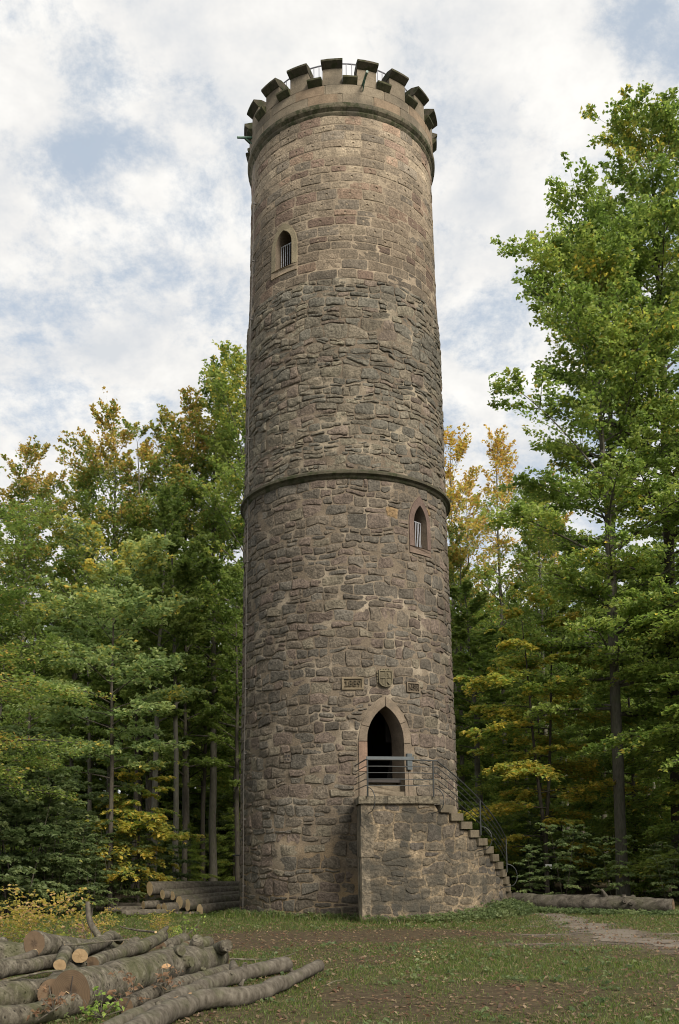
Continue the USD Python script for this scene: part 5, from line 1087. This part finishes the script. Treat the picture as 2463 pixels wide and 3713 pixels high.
for _ in range(420):
    x, y = rg.uniform(-3.5, 7.5), rg.uniform(-18.5, -5.5); n_ = rg.integers(1, 4)
    if green_mask(x, y) > 0.3 and abs(x + 0.25) < 0.37 * (y + 27.7):
        for _ in range(n_): xx_, yy_ = x + rg.normal(0, 0.05), y + rg.normal(0, 0.05); pts.append((xx_, yy_, gz(xx_, yy_) + rg.uniform(0.0, 0.03)))
mass('weeds', 'leafy green weeds round the foot of the walls, along the fallen trunk and in the grass', 'weeds', pts, 0.07, 0.7, BLUEG * 0.75, 82)
pts = []
for _ in range(2600):
    x, y = rg.uniform(-9.5, -3.0), rg.uniform(-2.5, 4.0)
    if np.hypot(x, y) < 3.2 or rg.random() > 0.25 + 0.6 * (y > -1) : continue
    pts.append((x, y, gz(x, y) + rg.uniform(0, 0.10)))
mass('ground_cover', 'low green ground cover between the log stack and the thicket', 'ground cover', pts, 0.055, 0.6, GREEN * 0.75, 83)
# grass: blades where the ground is green
def grass():
    rg = np.random.default_rng(91); N = 330000
    y = -19.3 + 22.5 * rg.random(N) ** 1.25; hw = 0.37 * (y + 27.7) + 0.4; x = -0.25 + rg.uniform(-1, 1, N) * hw
    g = green_mask(x, y); rr_ = np.hypot(x, y); base = np.exp(-((rr_ - 3.3) / 0.35) ** 2) + np.exp(-((rr_ - 4.55) / 0.25) ** 2) * (x > 0.2) * (y < 0)
    clump = fbm(np.stack([x * 3.1, y * 3.1, 0 * x], -1), 3, 17)
    ok = (rg.random(N) < np.clip(g * 1.25 + 0.05, 0, 1) * np.clip(clump * 2.4 - 0.45, 0.05, 1) + 0.95 * base) & (rr_ > 3.1) & ~((x > 0.2) & (rr_ < 4.42) & (y < 0.5) & (np.arctan2(x, -y) > PH0))
    x, y, g, base = x[ok], y[ok], g[ok], base[ok]; n = len(x)
    h = rg.uniform(0.02, 0.055, n) * (0.8 + 0.5 * g) + base * rg.uniform(0.03, 0.2, n); w = rg.uniform(0.0025, 0.005, n) * (1 + (y + 19) / 16)
    a = rg.uniform(0, 6.28, n); ln = rg.normal(0, 0.5, (n, 2)) * h[:, None]
    P = np.stack([x, y, gz(x, y) - 0.004], 1); d = np.stack([np.cos(a), np.sin(a), 0 * a], 1) * w[:, None]; tip = P + np.c_[ln, h]; mid = P + np.c_[ln * 0.35, h * 0.6]
    V = np.stack([P - d, P + d, mid + d * 0.75, mid - d * 0.75, tip], 1).reshape(-1, 3); j = np.arange(n)[:, None] * 5
    F = np.concatenate([j + [0, 1, 2], j + [0, 2, 3], j + [3, 2, 4]])
    c = GREEN[rg.integers(0, 3, n)] * rg.uniform(0.42, 0.85, n)[:, None]; dry = rg.random(n) < 0.2; c[dry] = np.array([0.12, 0.095, 0.045]) * rg.uniform(0.7, 1.3, dry.sum())[:, None]
    p = obj('grass', (V, F), M_LEAF, None, tone=np.repeat(c, 5, 0), kind='stuff'); tag(p, 'short patchy grass over the clearing', 'grass')
grass()
def litter(name, label, cat, N, seed, area, size, pal, dens, lift=0.006):
    rg = np.random.default_rng(seed); x0, x1, y0, y1 = area
    y = y0 + (y1 - y0) * rg.random(N) ** 1.3; x = rg.uniform(x0, x1, N)
    ok = (rg.random(N) < dens(x, y)) & (np.abs(x + 0.25) < 0.37 * (y + 27.7) + 0.5) & (np.hypot(x, y) > 4.45); x, y = x[ok], y[ok]; n = len(x)
    a = rg.uniform(0, 6.28, n); l = size * rg.uniform(0.6, 1.3, n); w = l * rg.uniform(0.3, 0.42, n)
    t = np.stack([np.cos(a), np.sin(a), rg.normal(0, 0.25, n)], 1); b = np.stack([-np.sin(a), np.cos(a), rg.normal(0, 0.3, n)], 1)
    P = np.stack([x, y, gz(x, y) + lift + rg.uniform(0, 0.012, n)], 1); up_ = np.array([0, 0, 1.0])
    V = np.stack([P - t * l[:, None] / 2, P + b * w[:, None] + up_ * (l * 0.22)[:, None], P + t * l[:, None] / 2 + up_ * (l * rg.uniform(0, 0.3, n))[:, None], P - b * w[:, None] + up_ * (l * 0.18)[:, None]], 1).reshape(-1, 3)
    j = np.arange(n)[:, None] * 4; F = np.concatenate([j + [0, 1, 2], j + [0, 2, 3]])
    c = pal[rg.integers(0, len(pal), n)] * rg.uniform(0.7, 1.3, n)[:, None]
    p = obj(name, (V, F), M_LEAF, None, tone=np.repeat(c, 4, 0), kind='stuff'); tag(p, label, cat)
LIT = np.array([[0.13, 0.08, 0.042], [0.17, 0.115, 0.068], [0.09, 0.05, 0.03], [0.20, 0.145, 0.085], [0.11, 0.055, 0.032], [0.06, 0.04, 0.026], [0.14, 0.095, 0.058]])
litter('fallen_leaves', 'fallen tan and brown leaves strewn over the clearing', 'fallen leaves', 26000, 95, (-8, 9.5, -19.2, 3), 0.062, LIT, lambda x, y: np.clip(0.15 + fbm(np.stack([x * 0.9, y * 0.9, 0 * x], -1), 3, 44) * 0.9, 0, 1) ** 1.5)
CH = np.array([[0.42, 0.29, 0.16], [0.50, 0.36, 0.21], [0.36, 0.24, 0.13]])
litter('wood_chips', 'pale sawdust and wood chips in front of the log stack and on the trodden ground', 'wood chips', 16000, 96, (-8, 3, -12.5, 1.2), 0.032, CH,
       lambda x, y: np.clip(1.2 * np.exp(-((x + 4.7) / 0.7) ** 2 - ((y - 0.6) / 0.35) ** 2) + 0.5 * np.exp(-((x + 5.5) / 1.6) ** 2 - ((y + 0.8) / 0.9) ** 2) + 1.3 * np.exp(-((x - 1.13) / 0.28) ** 2 - ((y + 11.6) / 0.5) ** 2) + 0.25 * np.exp(-((x + 1.9) / 0.5) ** 2 - ((y + 6.0) / 0.5) ** 2), 0, 1))
